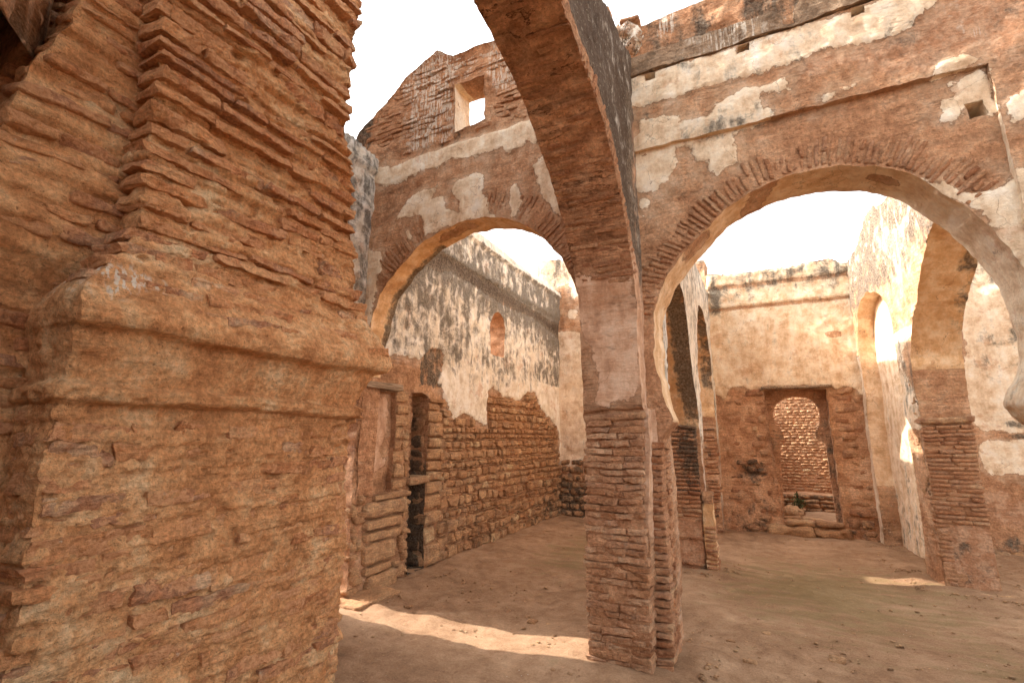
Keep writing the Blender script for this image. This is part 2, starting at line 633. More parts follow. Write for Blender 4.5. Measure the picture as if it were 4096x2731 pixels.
    col = n.mix(n.m_('MULTIPLY', lich, .5), col, S(176, 168, 150))
    # lime runs
    wh = n.attr('wh')
    wv = n.m_('MULTIPLY', n.ss(fine_st, .47, .55), n.ss(n.m_('ADD', wh, n.m_('MULTIPLY', n.m_('SUBTRACT', n2, .5), 1.5)), .25, .6))
    col = n.mix(n.m_('MULTIPLY', wv, .78), col, S(234, 226, 212))
    soft = n.ss(mk, 0, 1, 1, .30)
    h = n.m_('ADD', n.m_('MULTIPLY', n2, .55*rel), n.m_('MULTIPLY', n3, .45*rel))
    if strat:
        h = n.m_('ADD', h, n.m_('MULTIPLY', bed, strat*1.1))
        h = n.m_('SUBTRACT', h, n.m_('MULTIPLY', line, strat*.35))
    h = n.m_('MULTIPLY', h, soft)
    b0 = n.bump(mk, .022, 1.0)
    b1 = n.bump(h, .055, 1.0, b0)
    b2 = n.bump(n.m_('SUBTRACT', n4, n.m_('MULTIPLY', n.m_('ADD', pitc, crack), .4)), .008, .7, b1)
    return n.done(col, b2)

def brickmat(name, cols, mud, mudf=.45, speck=None):
    n = NT(name)
    oi = n.t.nodes.new('ShaderNodeObjectInfo')
    n2 = n.noise(9, 7, .66)
    n3 = n.noise(46, 6, .7)
    n4 = n.noise(180, 4, .7)
    n3c = n.ss(n3, .34, .66)
    n4c = n.ss(n4, .32, .68)
    bed = n.noise(1.0, 6, .65, n.vec(n.pos, (7, 7, 55)))
    r = n.m_('ADD', n.m_('MULTIPLY', oi.outputs['Random'], .66), n.m_('MULTIPLY', n.m_('SUBTRACT', n.noise(4.2, 5), .5), 1.2))
    r = n.m_('ADD', r, .17)
    k = len(cols)
    c = n.ramp(r, [((i+.5)/k, cc) for i, cc in enumerate(cols)])
    c = n.mix(.8, c, n.grey(n.m_('ADD', n.m_('MULTIPLY', n3c, .55), n.m_('ADD', n.m_('MULTIPLY', n4c, .20), .60))), 'MULTIPLY')
    c = n.mix(.5, c, n.grey(n.ss(bed, .36, .6, .55, 1.1)), 'MULTIPLY')
    mf = n.ss(n.m_('ADD', n.m_('MULTIPLY', n2, .75), n.m_('MULTIPLY', n3, .25)), .58-mudf*.14, .63-mudf*.14)
    mc = n.mix(n3c, mud[0], mud[1])
    c = n.mix(n.m_('MULTIPLY', mf, .85), c, mc)
    st = n.attr('st')
    sv = n.ss(n.m_('ADD', n.m_('MULTIPLY', st, .60), n.m_('MULTIPLY', n.m_('SUBTRACT', n.noise(7, 8, .7), .5), 2.1)), .18, .5)
    sv = n.m_('MULTIPLY', sv, n.ss(st, 0.02, .2))
    c = n.mix(n.m_('MULTIPLY', sv, .85), c, n.mix(n3c, DARK, S(110, 98, 84)))
    wv = n.m_('MULTIPLY', n.ss(n.noise(1.0, 4, .6, n.vec(n.pos, (45, 45, 2.6))), .45, .53), n.ss(n.m_('ADD', n.attr('wh'), n.m_('MULTIPLY', n.m_('SUBTRACT', n2, .5), 1.5)), .25, .6))
    c = n.mix(n.m_('MULTIPLY', wv, .8), c, S(234, 226, 212))
    if speck:
        lp = n.ss(n.noise(13, 8, .75), .63, .67)
        c = n.mix(n.m_('MULTIPLY', lp, .6), c, speck)
    h = n.m_('ADD', n.m_('MULTIPLY', n2, .5), n.m_('ADD', n.m_('MULTIPLY', n3, .5), n.m_('MULTIPLY', bed, .35)))
    b1 = n.bump(h, .055, 1.0)
    b2 = n.bump(n4, .008, .7, b1)
    return n.done(c, b2)

E_RED = [S(162, 115, 83), S(194, 145, 109), S(210, 163, 126), S(226, 187, 153)]
E_GRY = [S(116, 96, 78), S(148, 124, 101), S(168, 142, 117), S(190, 163, 136)]
E_ORA = [S(182, 124, 80), S(218, 158, 108), S(231, 178, 128), S(240, 204, 160)]
E_BRN = [S(144, 106, 78), S(178, 134, 100), S(198, 154, 118), S(214, 174, 140)]
P_CREAM = [S(204, 174, 142), S(228, 204, 174), S(238, 220, 194), S(244, 232, 214)]
P_WHITE = [S(208, 194, 174), S(230, 220, 203), S(240, 233, 221), S(246, 242, 234)]
P_OCH = [S(204, 158, 112), S(220, 178, 132), S(230, 194, 152), S(238, 210, 174)]
P_PINK = [S(176, 136, 108), S(200, 160, 130), S(212, 176, 148), S(222, 192, 166)]
M_WALL = masonry('red_earth_and_cream_plaster', E_RED, P_CREAM, alt=P_OCH, strat=.3)
M_WHITE = masonry('brown_earth_and_white_plaster', E_BRN, P_WHITE, alt=P_PINK, strat=.25)
M_OCH = masonry('earth_and_ochre_plaster', E_RED, P_OCH, alt=P_WHITE, strat=.4)
M_PINK = masonry('brick_core_and_pink_plaster', E_RED, P_PINK, strat=.7)
M_GREY = masonry('weathered_grey_render', E_GRY, P_CREAM, strat=.3)
M_FG = masonry('ochre_mortar', E_ORA, [S(196, 140, 100), S(208, 156, 118), S(216, 172, 138), S(226, 196, 168)], strat=.22, rel=1.25)
BR_RED = brickmat('red_brick', [S(160, 108, 78), S(184, 130, 94), S(198, 144, 106), S(206, 158, 120), S(184, 138, 108), S(212, 170, 132)],
                  (S(174, 122, 90), S(200, 150, 114)), .5)
BR_PALE = brickmat('pale_weathered_brick', [S(176, 126, 92), S(196, 144, 106), S(208, 160, 122), S(216, 176, 142), S(202, 150, 114), S(190, 152, 124)],
                   (S(172, 124, 92), S(204, 156, 120)), .6, S(226, 198, 168))
BR_FG = brickmat('ochre_stone', [S(190, 128, 86), S(212, 150, 103), S(222, 161, 112), S(228, 175, 128), S(206, 142, 100), S(190, 138, 106), S(224, 184, 146)],
                 (S(204, 144, 101), S(224, 170, 127)), .6, S(208, 188, 164))
BR_STONE = brickmat('rubble_stone', [S(156, 118, 88), S(184, 139, 101), S(197, 153, 114), S(207, 167, 127), S(174, 137, 106), S(217, 187, 147)],
                    (S(166, 125, 93), S(194, 152, 114)), .35, S(230, 213, 184))
BR_ARCH = brickmat('brown_arch_brick', [S(151, 108, 80), S(174, 123, 91), S(187, 137, 103), S(204, 159, 121), S(167, 122, 93), S(214, 174, 134)],
                   (S(162, 120, 90), S(189, 143, 108)), .4)  # brown brick palette for soffit, imposts, cap stone and end wall stones

def woodmat():
    n = NT('weathered_timber')
    g = n.noise(1.0, 6, .6, n.vec(n.pos, (60, 5, 60)))
    c = n.ramp(g, [(.3, S(92, 74, 58)), (.5, S(140, 118, 96)), (.7, S(176, 154, 130))])
    return n.done(c, n.bump(g, .012))
M_WOOD = woodmat()

def floormat():
    n = NT('trodden_earth')
    n1 = n.noise(.9, 5, .6)
    n2 = n.noise(6, 7, .65)
    n3 = n.noise(60, 6, .7)
    n4 = n.noise(260, 3, .6)
    stk = n.noise(1, 5, .6, n.vec(n.pos, (1.6, 7, 1)))
    x = n.m_('ADD', n.m_('MULTIPLY', n1, .5), n.m_('MULTIPLY', n2, .5))
    c = n.ramp(x, [(.36, S(140, 108, 82)), (.47, S(162, 128, 99)), (.54, S(176, 142, 112)), (.64, S(194, 161, 130))])
    c = n.mix(.6, c, n.grey(n.m_('ADD', n.m_('MULTIPLY', n.ss(n3, .34, .66), .4), n.m_('ADD', n.m_('MULTIPLY', n.ss(n4, .3, .7), .25), .66))), 'MULTIPLY')
    mo = n.ss(n.m_('ADD', n.m_('MULTIPLY', n.attr('moss'), .5), n.m_('MULTIPLY', n.m_('ADD', n.m_('MULTIPLY', stk, .5), n.m_('MULTIPLY', n2, .5)), 1.6)), .95, 1.25)
    c = n.mix(n.m_('MULTIPLY', mo, .6), c, n.mix(n2, S(106, 94, 58), S(134, 116, 76)))
    dk = n.ss(n.noise(17, 6, .7), .60, .68)
    c = n.mix(n.m_('MULTIPLY', dk, .4), c, S(96, 64, 44))
    pa = n.ss(n.noise(3.1, 6, .7), .58, .66)
    c = n.mix(n.m_('MULTIPLY', pa, .28), c, S(196, 158, 122))
    vo = n.t.nodes.new('ShaderNodeTexVoronoi'); vo.inputs['Scale'].default_value = 26
    n.L(n.pos, vo.inputs['Vector'])
    sp = n.m_('MULTIPLY', n.ss(vo.outputs['Distance'], .05, .14, 1, 0), n.ss(n.noise(2.6, 3), .52, .6))
    sepc = n.t.nodes.new('ShaderNodeSeparateColor'); n.L(vo.outputs['Color'], sepc.inputs[0])
    sp = n.m_('MULTIPLY', sp, n.ss(sepc.outputs[0], .62, .7))
    c = n.mix(n.m_('MULTIPLY', sp, .8), c, S(214, 204, 190))
    h = n.m_('ADD', n.m_('MULTIPLY', n2, .6), n.m_('MULTIPLY', n3, .45))
    return n.done(c, n.bump(n4, .008, .8, n.bump(h, .036, .9)))
M_FLOOR = floormat()

def plantmat(name, a, b):
    n = NT(name)
    return n.done(n.mix(n.noise(9, 3), a, b))
M_PLANT = plantmat('dry_stems', S(70, 62, 50), S(104, 92, 70))
M_LEAF = plantmat('dull_leaf', S(52, 60, 36), S(92, 98, 62))

# =================================================================== GROUND
def axis(lo, hi, d, far):
    a = list(np.arange(lo, hi+1e-6, d))
    st = d
    x = hi
    while x < far:
        st *= 1.45; x += st; a.append(x)
    st = d; x = lo
    while x > -far:
        st *= 1.45; x -= st; a.insert(0, x)
    return np.array(a)
gx = axis(-5, 5.2, .045, 1200); gy = axis(.3, 11, .045, 1200)
X, Y = np.meshgrid(gx, gy, indexing='ij')
Xf, Yf = X.ravel(), Y.ravel()
P = np.column_stack([Xf, Yf, 0*Xf])
nearm = smoothstep(30, 8, np.hypot(Xf, Yf-4))
Z = (.014*fbm(P*.8, 3, 3)+.012*fbm(P*4, 7, 3)+.004*fbm(P*15, 8, 2))*nearm
feet = [(-3.75, 6.5, .35, 3.2), (-1.0, 3.85, .5, .35), (-.9, 6.85, .35, .35), (1.85, 7.3, .4, .45), (.4, 9.6, 1.6, .4), (1.7, 9.0, .35, 1.2), (3.2, 9.6, 1.5, .4)]
bank = 0*Xf
for cx, cy, hx, hy in feet:
    d = np.hypot(np.maximum(np.abs(Xf-cx)-hx, 0), np.maximum(np.abs(Yf-cy)-hy, 0))
    bank = np.maximum(bank, .035*np.exp(-(d/.16)**1.4))
Z = Z+bank
nx_, ny_ = len(gx), len(gy)
i, j = np.meshgrid(np.arange(nx_-1), np.arange(ny_-1), indexing='ij')
k = (i*ny_+j).ravel()
Q = np.column_stack([k, k+ny_, k+ny_+1, k+1])
moss = np.clip(1.1-np.hypot((Xf-.5)/1.7, (Yf-6.4)/2.2), 0, 1)+np.clip(1-np.hypot((Xf+2.3)/1.0, (Yf-7)/2.6), 0, 1)*.9
moss = np.maximum(moss, np.clip(1-np.hypot((Xf-1.7)/1.5, (Yf-4.9)/1.2), 0, 1)*.8)
g = mesh_obj('ground', np.column_stack([Xf, Yf, Z]), Q, M_FLOOR, None, {'moss': moss}, True, 'structure', (0, 0, 0))

# =================================================================== FOREGROUND PIER
ZP = [0, 1.66, 1.722, 1.732, 1.79, 1.815, 1.95, 2.035, 2.05, 2.09, 2.15, 2.26, 2.45, 2.6, 3.9, 5.7]
PX = [0, -.01, -.01, .065, .070, .020, .080, .105, .190, .205, .19, .13, .05, .0, -.03, -.03]
PY1 = [0, 0, .0, .045, .05, .02, .06, .10, .14, .18, .18, .13, .05, -.02, -.22, -.12]
PY0 = [0, 0, 0, -.03, -.03, .0, -.01, -.02, -.03, -.04, -.03, .02, .14, .20, .16, .20]
fg = empty('masonry_pier', (-2.95, 1.8, 0), 'massive ochre stone and brick pier with overhanging impost filling the near left side', 'pier')
def fgshape(P, x0, x1, y0, y1):
    z = P[:, 2]+.016*vn(np.column_stack([P[:, 0]*2.5, P[:, 1]*2.5, P[:, 2]*1.5]), 131)*smoothstep(1.8, 2.0, P[:, 2])
    tx = (P[:, 0]-x0)/(x1-x0)
    ty = (P[:, 1]-y0)/(y1-y0)
    Q = P.copy()
    Q[:, 0] += tx*np.interp(z, ZP, PX)
    Q[:, 1] += ty*np.interp(z, ZP, PY1)+(1-ty)*np.interp(z, ZP, PY0)
    return Q
X0, X1, Y0, Y1 = -3.35, -2.62, .955, 2.65
V, T = boxgrid(X0, X1, Y0, Y1, -.05, 5.6, .0125)
P = fgshape(V, X0, X1, Y0, Y1)
z = P[:, 2]
up = smoothstep(2.2, 2.5, z)
mid = smoothstep(1.72, 1.82, z)*(1-up)
strat = vn(np.column_stack([P[:, 0]*2.2, P[:, 1]*2.2, z*13]), 9)*.5+vn(np.column_stack([P[:, 0]*5, P[:, 1]*5, z*30]), 19)*.3
lump = fbm(P*4.5, 12, 4)
def ledges(P, pitch, sd):
    zz_ = P[:, 2]+.03*vn(np.column_stack([P[:, 0]*1.2, P[:, 1]*1.6, P[:, 2]*1.2]), sd)+.008*vn(P*9, sd+1)
    c = zz_/pitch; idn = np.floor(c); fr_ = c-idn
    A = np.clip(.5+.9*vn(np.column_stack([P[:, 0]*2.6, P[:, 1]*2.6, idn*7.31]), sd+2), 0, 1)
    return A*smoothstep(.0, .13, fr_)*(1-.75*smoothstep(.3, 1.0, fr_))
out = (.007+.005*up)*lump+.006*strat*(1-mid*.8)+.008*mid*fbm(P*5, 4, 3)-.024*up+(1-mid)*(.020*(1-up)+.036*up)*(ledges(P, .118, 301)-.3)+(1-mid)*.010*ledges(P, .047, 311)+.0035*vn(P*60, 321)-.020*up*smoothstep(-.1, .5, vn(P*np.array([2.2, 2.2, 3]), 331))+.006*(1-mid*.7)*(1-2*np.abs(vn(P*np.array([9, 9, 16]), 341)))
# pits
pit = vn(P*np.array([16, 16, 24]), 77)
out -= .028*smoothstep(.5, .8, pit)*(1-mid*.7)+.012*smoothstep(.45, .7, vn(P*np.array([34, 34, 44]), 78))*(1-mid*.5)
ny = np.zeros((len(P), 3))
cx_ = np.abs(P[:, 0]-(P[:, 0].clip(X0+.08, X1-.08)))
tx = (V[:, 0]-X0)/(X1-X0); ty = (V[:, 1]-Y0)/(Y1-Y0)
nrm = np.zeros_like(P)
nrm[:, 0] = np.where(tx > .999, 1, 0)
nrm[:, 1] = np.where(ty > .999, 1, np.where(ty < .001, -1, 0))
# round the arrises a little
rx = smoothstep(.06, 0, (1-tx)*(X1-X0)); r1 = smoothstep(.06, 0, (1-ty)*(Y1-Y0)); r0 = smoothstep(.06, 0, ty*(Y1-Y0))
P[:, 0] -= .009*(rx*np.maximum(r1, r0))
P[:, 1] += .009*rx*(r0-r1)
P = P+nrm*out[:, None]+D(P)+.010*vecn(P*6, 22, 3)+.003*vecn(P*40, 23, 2)
wht = np.clip(1-np.hypot((P[:, 1]-1.10)/.32, (z-2.28)/.16), 0, 1)
mesh_obj('mortar_core', P, T, M_FG, fg, {'pl': 0*z-.07, 'st': 0*z, 'sal': 0*z-1, 'wh': wht*.8}, True)
R_ = Rocks(3)
rr = random.Random(11)
z = .02
while z < 5.5:
    if z < 1.64:
        pit_h = rr.uniform(.075, .125); ph = rr.uniform(.70, .86)
    elif z < 2.46:
        if z < 2.1:
            z = 2.14; continue
        pit_h = rr.uniform(.08, .11); ph = .72
    else:
        pit_h = rr.uniform(.072, .142); ph = rr.uniform(.45, .70)
    zc = z+pit_h/2
    if z < 1.64 and z+pit_h > 1.70: break_ = True
    ya = Y0+np.interp(zc, ZP, PY0); yb = Y1+np.interp(zc, ZP, PY1)
    xf = X1+np.interp(zc, ZP, PX)
    y = ya-rr.uniform(.0, .03)
    tilt = rr.uniform(-.008, .008)
    while y < yb-.03:
        L = rr.uniform(.16, .46) if z < 2.4 else rr.uniform(.20, .52)
        y2 = min(y+L, yb+rr.uniform(-.025, .022))
        if yb-y2 < .1: y2 = yb+rr.uniform(-.03, .022)
        h = pit_h*ph*rr.uniform(.85, 1.12)
        if z < 1.64:
            proud = rr.uniform(-.010, .008)
            if rr.random() < .2: proud = rr.uniform(.006, .014)
        elif z < 2.46: proud = rr.uniform(-.03, .004)
        else: proud = rr.uniform(-.022, .034)
        corner = (y <= ya+.03) or (y2 >= yb-.01)
        if corner and z > 2.4: proud = max(proud, rr.uniform(-.01, .022))
        dep = .10
        cy = (y+y2)/2; hy = (y2-y)/2-rr.uniform(.004, .012)
        if rr.random() > (.10 if z < 1.64 else .16):
            R_.add((xf-dep+proud-.0, cy, zc+tilt*(cy-1.8)), (dep, max(hy, .03), h/2),
                   rnd=rr.uniform(.10, .22), amp=.26, jit=.30,
                   seg=(3, max(5, min(26, int(hy*2/.018))), 6))
        y = y2
    if z < 1.64 and z+pit_h > 1.60: z = 1.66
    else: z += pit_h
# small end faces of the upper return and the lower left face
for k in range(17):
    zc = .1+k*.098
    R_.add((-2.80, Y0+.055, zc), (.11, .06, .034), rnd=.4, amp=.3, jit=.2, seg=(9, 4, 4))
R_.build('stone', BR_FG, fg, freq=13, hf=.0035, smooth=False)

# the set back leaf of the same pier, left of it
fl = empty('masonry_pier', (-3.2, .95, 0), 'set back ochre brick pier leaf at the extreme left edge behind the big pier', 'pier')
V, T = boxgrid(-3.6, -2.84, .68, 1.3, -.05, 5.2, .022)
P = V.copy(); z = P[:, 2]
lowf = smoothstep(2.5, 2.2, z)
P[:, 0] -= .13*lowf*(V[:, 0] > -3.0)
strat = vn(np.column_stack([P[:, 0]*2.2, P[:, 1]*2.2, z*13]), 29)
P[:, 0] += .010*strat+.014*fbm(P*5, 31, 3)+.045*(ledges(P, .125, 401)-.3)
P[:, 1] += .012*fbm(P*5, 33, 3)+.012*strat+(1-(V[:, 1]-.68)/.62)*np.interp(z, [0, 2.8, 3.1, 3.5, 3.9, 5], [0, -.01, .03, .14, .20, .24])
P = P+D(P)+.008*vecn(P*7, 34, 3)
mesh_obj('mortar_core', P, T, M_FG, fl, {'pl': 0*z-1, 'st': 0*z, 'sal': 0*z-1, 'wh': 0*z}, True)
R_ = Rocks(5)
z = .1
while z < 4.9:
    h = rr.uniform(.08, .11)
    xf = -2.84-.13*float(smoothstep(2.5, 2.2, np.array([z]))[0])
    y = .67+float(np.interp(z, [0, 2.8, 3.1, 3.5, 3.9, 5], [0, -.01, .03, .14, .20, .24]))
    while y < 1.2:
        L = rr.uniform(.14, .4)
        y2 = min(y+L, 1.26)
        R_.add((xf-.08+rr.uniform(-.008, .03), (y+y2)/2, z+h/2), (.08, (y2-y)/2-.006, h*.34), rnd=.4, amp=.34, jit=.3, seg=(3, 14, 5))
        y = y2
    R_.add((xf-.35, .71-rr.uniform(0, .02)+np.interp(z, [0, 2.8, 3.1, 3.5, 3.9, 5], [0, -.01, .03, .14, .20, .24]), z+h/2), (.14, .05, h*.34), rnd=.4, amp=.28, jit=.18, seg=(6, 3, 4))
    z += h
R_.build('stone', BR_FG, fl, freq=11, hf=.0025)

# low vault over the recess behind the leaf (top left corner)
V, T = boxgrid(-3.78, -2.58, -2.0, .80, 3.30, 4.6, .03)
z0_ = V[:, 2] < 3.31
V[:, 2] += np.where(z0_, np.maximum(0, V[:, 1]-.38)*1.7, 0)
V[:, 0] = np.minimum(V[:, 0], -2.58-1.3*np.maximum(V[:, 1]-.48, 0))
V = V+D(V)+.012*vecn(V*7, 83, 3)
V[:, 2] += .02*vn(np.column_stack([V[:, 0]*3, V[:, 1]*18, 0*V[:, 0]]), 84)*z0_
q = mesh_obj('vault', V, np.vstack([T, T[:0]]), M_WALL, None, {'pl': 0*V[:, 0]-1, 'st': 0*V[:, 0], 'sal': 0*V[:, 0]-1, 'wh': 0*V[:, 0], 'alt': 0*V[:, 0]}, True)
tagit(q, 'dark shadowed brick vault underside in the top left corner', 'vault')

# =================================================================== TRANSVERSE BRICK ARCH (spans towards the viewer)
P0PL = [(-1.24,2.84),(-0.95,2.79),(-0.81,2.77),(-0.75,2.41),(-0.79,1.94),(-0.87,1.86),(-0.95,1.86),(-1.05,1.82),(-1.13,1.84),(-1.11,1.98),(-1.08,2.03),(-1.13,2.24),(-1.2,2.36),(-1.24,2.66)]
frY = Fr((-.775, 0, 0), (0, 1, 0))
YARC = [(3.63, 2.45), (3.60, 2.68), (3.50, 2.90), (3.36, 3.12), (3.12, 3.38), (2.85, 3.585), (2.5, 3.77), (2.15, 3.88), (1.8, 3.92), (1.4, 3.86), (1.0, 3.68), (.6, 3.35), (.3, 2.95), (.12, 2.5)]
yc = smooth_curve(YARC, 5)
outl = [(3.88, 1.79), (3.88, 4.93), (3.62, 4.80), (3.3, 4.74), (3.0, 4.70), (2.76, 4.56), (2.4, 4.48), (1.4, 4.5), (.2, 4.55), (-.5, 4.6), (-.6, 0), (.1, 0)] + yc[::-1] + [(3.625, 1.85), (3.625, 1.80), (3.66, 1.78)]
def attY(u, v, w, reg, P):
    pl = np.full(len(u), -.2)
    jamb = (u > 3.5) & (reg == 1) & (v < 3.0)
    xz = np.column_stack([P[:, 0], P[:, 2]])
    pl = np.where(jamb, np.clip(sdf(xz, [P0PL]), -.2, .2), pl)
    face = reg == 0
    arcd = segdist(np.column_stack([u, v]), np.array(yc))
    pl = np.where(face, np.clip(arcd-.13-.05*(v > 3), -.2, .1), pl)
    pl = np.where(face & (u > 3.5) & (v < 3.1), .1, pl)
    st = np.where(face, smoothstep(.10, .22, arcd)*smoothstep(2.2, 3.1, v)*1.7*(1-.6*smoothstep(3.45, 3.75, u)*(v < 4.4)), 0)
    wh = np.where(face, .26*smoothstep(.2, .5, arcd), 0)
    return {'pl': pl, 'st': st, 'wh': wh}
ya = wall('brick_arch', frY, outl, [], .452, .024, M_PINK, None, attY, None, rag=.010, seed=101)
tagit(ya, 'broad bare brick arch sweeping overhead from the central pier towards the viewer', 'arch')
# soffit and edge bricks
R_ = Rocks(21)
RE_ = Rocks(22)
cum = [0]
for a, b in zip(yc[:-1], yc[1:]): cum.append(cum[-1]+math.hypot(b[0]-a[0], b[1]-a[1]))
def at_arc(sx):
    sx = max(0, min(sx, cum[-1]-1e-6))
    y = np.interp(sx, cum, [q[0] for q in yc]); zz = np.interp(sx, cum, [q[1] for q in yc])
    y2 = np.interp(min(sx+.02, cum[-1]), cum, [q[0] for q in yc]); z2 = np.interp(min(sx+.02, cum[-1]), cum, [q[1] for q in yc])
    y1 = np.interp(max(sx-.02, 0), cum, [q[0] for q in yc]); z1 = np.interp(max(sx-.02, 0), cum, [q[1] for q in yc])
    t = np.array([0, y2-y1, z2-z1]); t /= np.linalg.norm(t)
    return np.array([0, y, zz]), t
sx = .32
while sx < 3.9:
    p, t = at_arc(sx)
    n_in = np.array([0, -t[2], t[1]])          # towards the opening
    cen = np.array([0, 1.85, 2.5])
    if (cen-p)@n_in < 0: n_in = -n_in
    x = -1.225+rr.uniform(-.10, .02)
    while x < -.775:
        L = rr.choice([.24, .25, .12, .23])
        x2 = min(x+L, -.770)
        xa = max(x, -1.23)
        if x2-xa > .05 and rr.random() > .13:
            pr = rr.uniform(-.012, .010)
            c = np.array([(xa+x2)/2, 0, 0])+p-n_in*(.055-pr)
            R_.add(c, ((x2-xa)/2-.005, .018, .055), np.array([[1, 0, 0], t, n_in]), rnd=.3, amp=.22, jit=.2, seg=(4, 2, 2))
        x = x2
    # voussoir ends on the +x face
    if rr.random() > .06:
        Lr = rr.choice([.12, .13, .16, .10])
        c = np.array([-.775-.05+rr.uniform(.0, .012), 0, 0])+p-n_in*(Lr/2+.004)
        RE_.add(c, (.05, .018, Lr/2), np.array([[1, 0, 0], t, n_in]), rnd=.3, amp=.25, jit=.2, seg=(2, 2, 4))
    sx += rr.uniform(.046, .054)
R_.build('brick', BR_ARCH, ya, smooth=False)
RE_.build('edge_brick', BR_RED, ya, smooth=False)

# =================================================================== CENTRAL PIER
cp = empty('brick_pier', (-1, 3.75, 0), 'slender central brick pier of thin weathered courses standing nearest in the middle', 'pier')
V, T = boxgrid(-1.210, -.792, 3.646, 3.86, -.05, 1.80, .016)
P = V+D(V)+.008*vecn(V*9, 44, 3)
P[:, 1] -= .012*np.clip(fbm(V*np.array([5, 5, 8]), 3, 3), -.6, 1)+.006*vn(V*np.array([9, 9, 28]), 4)
zz = V[:, 2]
mesh_obj('mortar_core', P, T, M_WALL, cp, {'pl': 0*zz-1, 'st': 0*zz, 'sal': 0*zz-1, 'wh': 0*zz}, True)
R_ = Rocks(31)
z = 0.0
row = 0
while z < 1.70:
    h = rr.uniform(.046, .056)
    x = -1.225+rr.uniform(-.006, .006)
    ends = [x]
    cuts = rr.choice([[.14, .31], [.22], [.25], [.11, .33], [.19], [.16, .30], [.12, .24, .35]])
    for c in cuts: ends.append(-1.225+c)
    ends.append(-.773+rr.uniform(-.008, .006))
    smear = .30 < z < .42 or (rr.random() < .06)
    for a, b in zip(ends[:-1], ends[1:]):
        gone = rr.random() < .07
        pr = rr.uniform(-.005, .008)-(.03 if gone else 0)-(.012 if smear else 0)
        if a == ends[0] or b == ends[-1]:
            ex = rr.uniform(-.004, .008)
        R_.add(((a+b)/2, 3.63+.10-pr, z+h*.42+.003*math.sin(a*20)), ((b-a)/2-.002, .10, h*.41), rnd=.2, amp=.32, jit=.24, seg=(9, 3, 4))
    z += h; row += 1
R_.build('brick', BR_PALE, cp, freq=16, smooth=False)
for (bx, nm_) in (((-.785, -.748, 3.69, 3.85, .62, 1.80), 'plaster_strip'), ((-.776, -.715, 3.835, 3.88, .42, 1.80), 'plaster_strip')):
    V, T = boxgrid(*bx, .016)
    P = V+D(V)+.008*vecn(V*np.array([9, 9, 4]), 144, 3)+.004*vecn(V*30, 145, 2)
    zz = V[:, 2]; low_ = smoothstep(bx[4]+.5, bx[4], zz)
    P[:, 0] -= .03*low_; P[:, 1] += .02*low_
    mesh_obj(nm_, P, T, M_PINK, cp, {'pl': .08-.16*low_, 'st': 0*zz, 'sal': 0*zz-1, 'wh': 0*zz, 'alt': 0*zz+.15}, True)
# rubble and ledge piece under the impost
R_ = Rocks(33)
R_.add((-1.0, 3.73, 1.745), (.235, .115, .03), rnd=.3, amp=.35, jit=.15, seg=(16, 6, 3))
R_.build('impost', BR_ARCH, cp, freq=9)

# =================================================================== LEFT ARCH WALL
frW = Fr((0, 3.86, 0), (1, 0, 0))
WL_a = [(-3.93,4.6),(-3.67,4.61),(-3.43,4.55),(-3.04,4.6),(-2.63,4.6),(-2.37,4.61),(-2.04,4.6),(-1.88,4.66),(-1.71,4.6),(-1.5,4.4),(-1.6,4.3),(-1.78,4.4),(-1.88,4.35),(-2.02,4.34),(-2.08,4.41),(-2.31,4.4),(-2.52,4.38),(-2.7,4.45),(-2.82,4.37),(-3.03,4.41),(-3.33,4.35),(-3.51,4.34),(-3.92,4.5)]
WL_b = [(-2.5,4.18),(-2.35,4.2),(-2.27,4.14),(-2.29,3.98),(-2.22,3.86),(-2.23,3.76),(-2.15,3.67),(-2.37,3.70),(-2.52,3.70),(-2.71,3.70),(-2.99,3.62),(-3.02,3.84),(-3.13,3.9),(-3.26,3.89),(-3.37,3.89),(-3.31,3.99),(-3.23,4.1),(-3.02,4.16),(-2.86,4.15),(-2.91,4.03),(-2.74,4.01),(-2.72,3.88),(-2.56,3.81),(-2.55,3.93),(-2.68,4.05),(-2.61,4.16)]
WL_c = [(-3.98,3.34),(-3.9,3.59),(-3.82,3.54),(-3.75,3.63),(-3.71,3.61),(-3.7,3.58),(-3.6,3.57),(-3.55,3.42),(-3.53,3.33),(-3.61,3.25),(-3.62,3.14),(-3.66,2.94),(-3.70,2.2),(-4.0,2.3),(-3.96,3.18)]
WL_d = [(-1.75,4.11),(-1.66,4.19),(-1.57,4.21),(-1.54,4.09),(-1.40,3.94),(-1.33,3.73),(-1.28,3.54),(-1.49,3.57),(-1.62,3.74),(-1.67,3.86),(-1.71,3.99)]
WL_e = [(-3.25,3.72),(-3.2,3.74),(-3.12,3.60),(-3.17,3.60)]
WL_f = [(-1.98,3.95),(-1.9,3.98),(-1.86,3.75),(-1.92,3.6),(-1.98,3.62)]
larc = smooth_curve([(-3.765, 1.9), (-3.745, 2.3), (-3.69, 2.62), (-3.59, 3.03), (-3.42, 3.25), (-3.2, 3.43), (-2.95, 3.60), (-2.7, 3.68), (-2.42, 3.705), (-2.08, 3.65), (-1.70, 3.43), (-1.46, 3.10), (-1.31, 2.74), (-1.265, 2.35), (-1.29, 2.0)], 4)
outl = [(-4.15, -.1), (-3.77, -.1)] + larc + [(-1.30, 1.75), (-1.28, 1.70), (-1.28, -.1), (-.98, -.1), (-.98, 5.55), (-1.6, 5.65), (-2.23, 5.69), (-2.57, 5.70), (-2.72, 5.70), (-2.77, 5.73), (-2.86, 5.80), (-2.94, 5.85), (-3.05, 5.80), (-3.11, 5.77), (-3.36, 5.64), (-3.56, 5.44), (-3.78, 5.32), (-4.02, 5.17), (-4.15, 5.0)]
win = [(-2.66, 4.74), (-2.3, 4.78), (-2.31, 5.31), (-2.67, 5.31)]
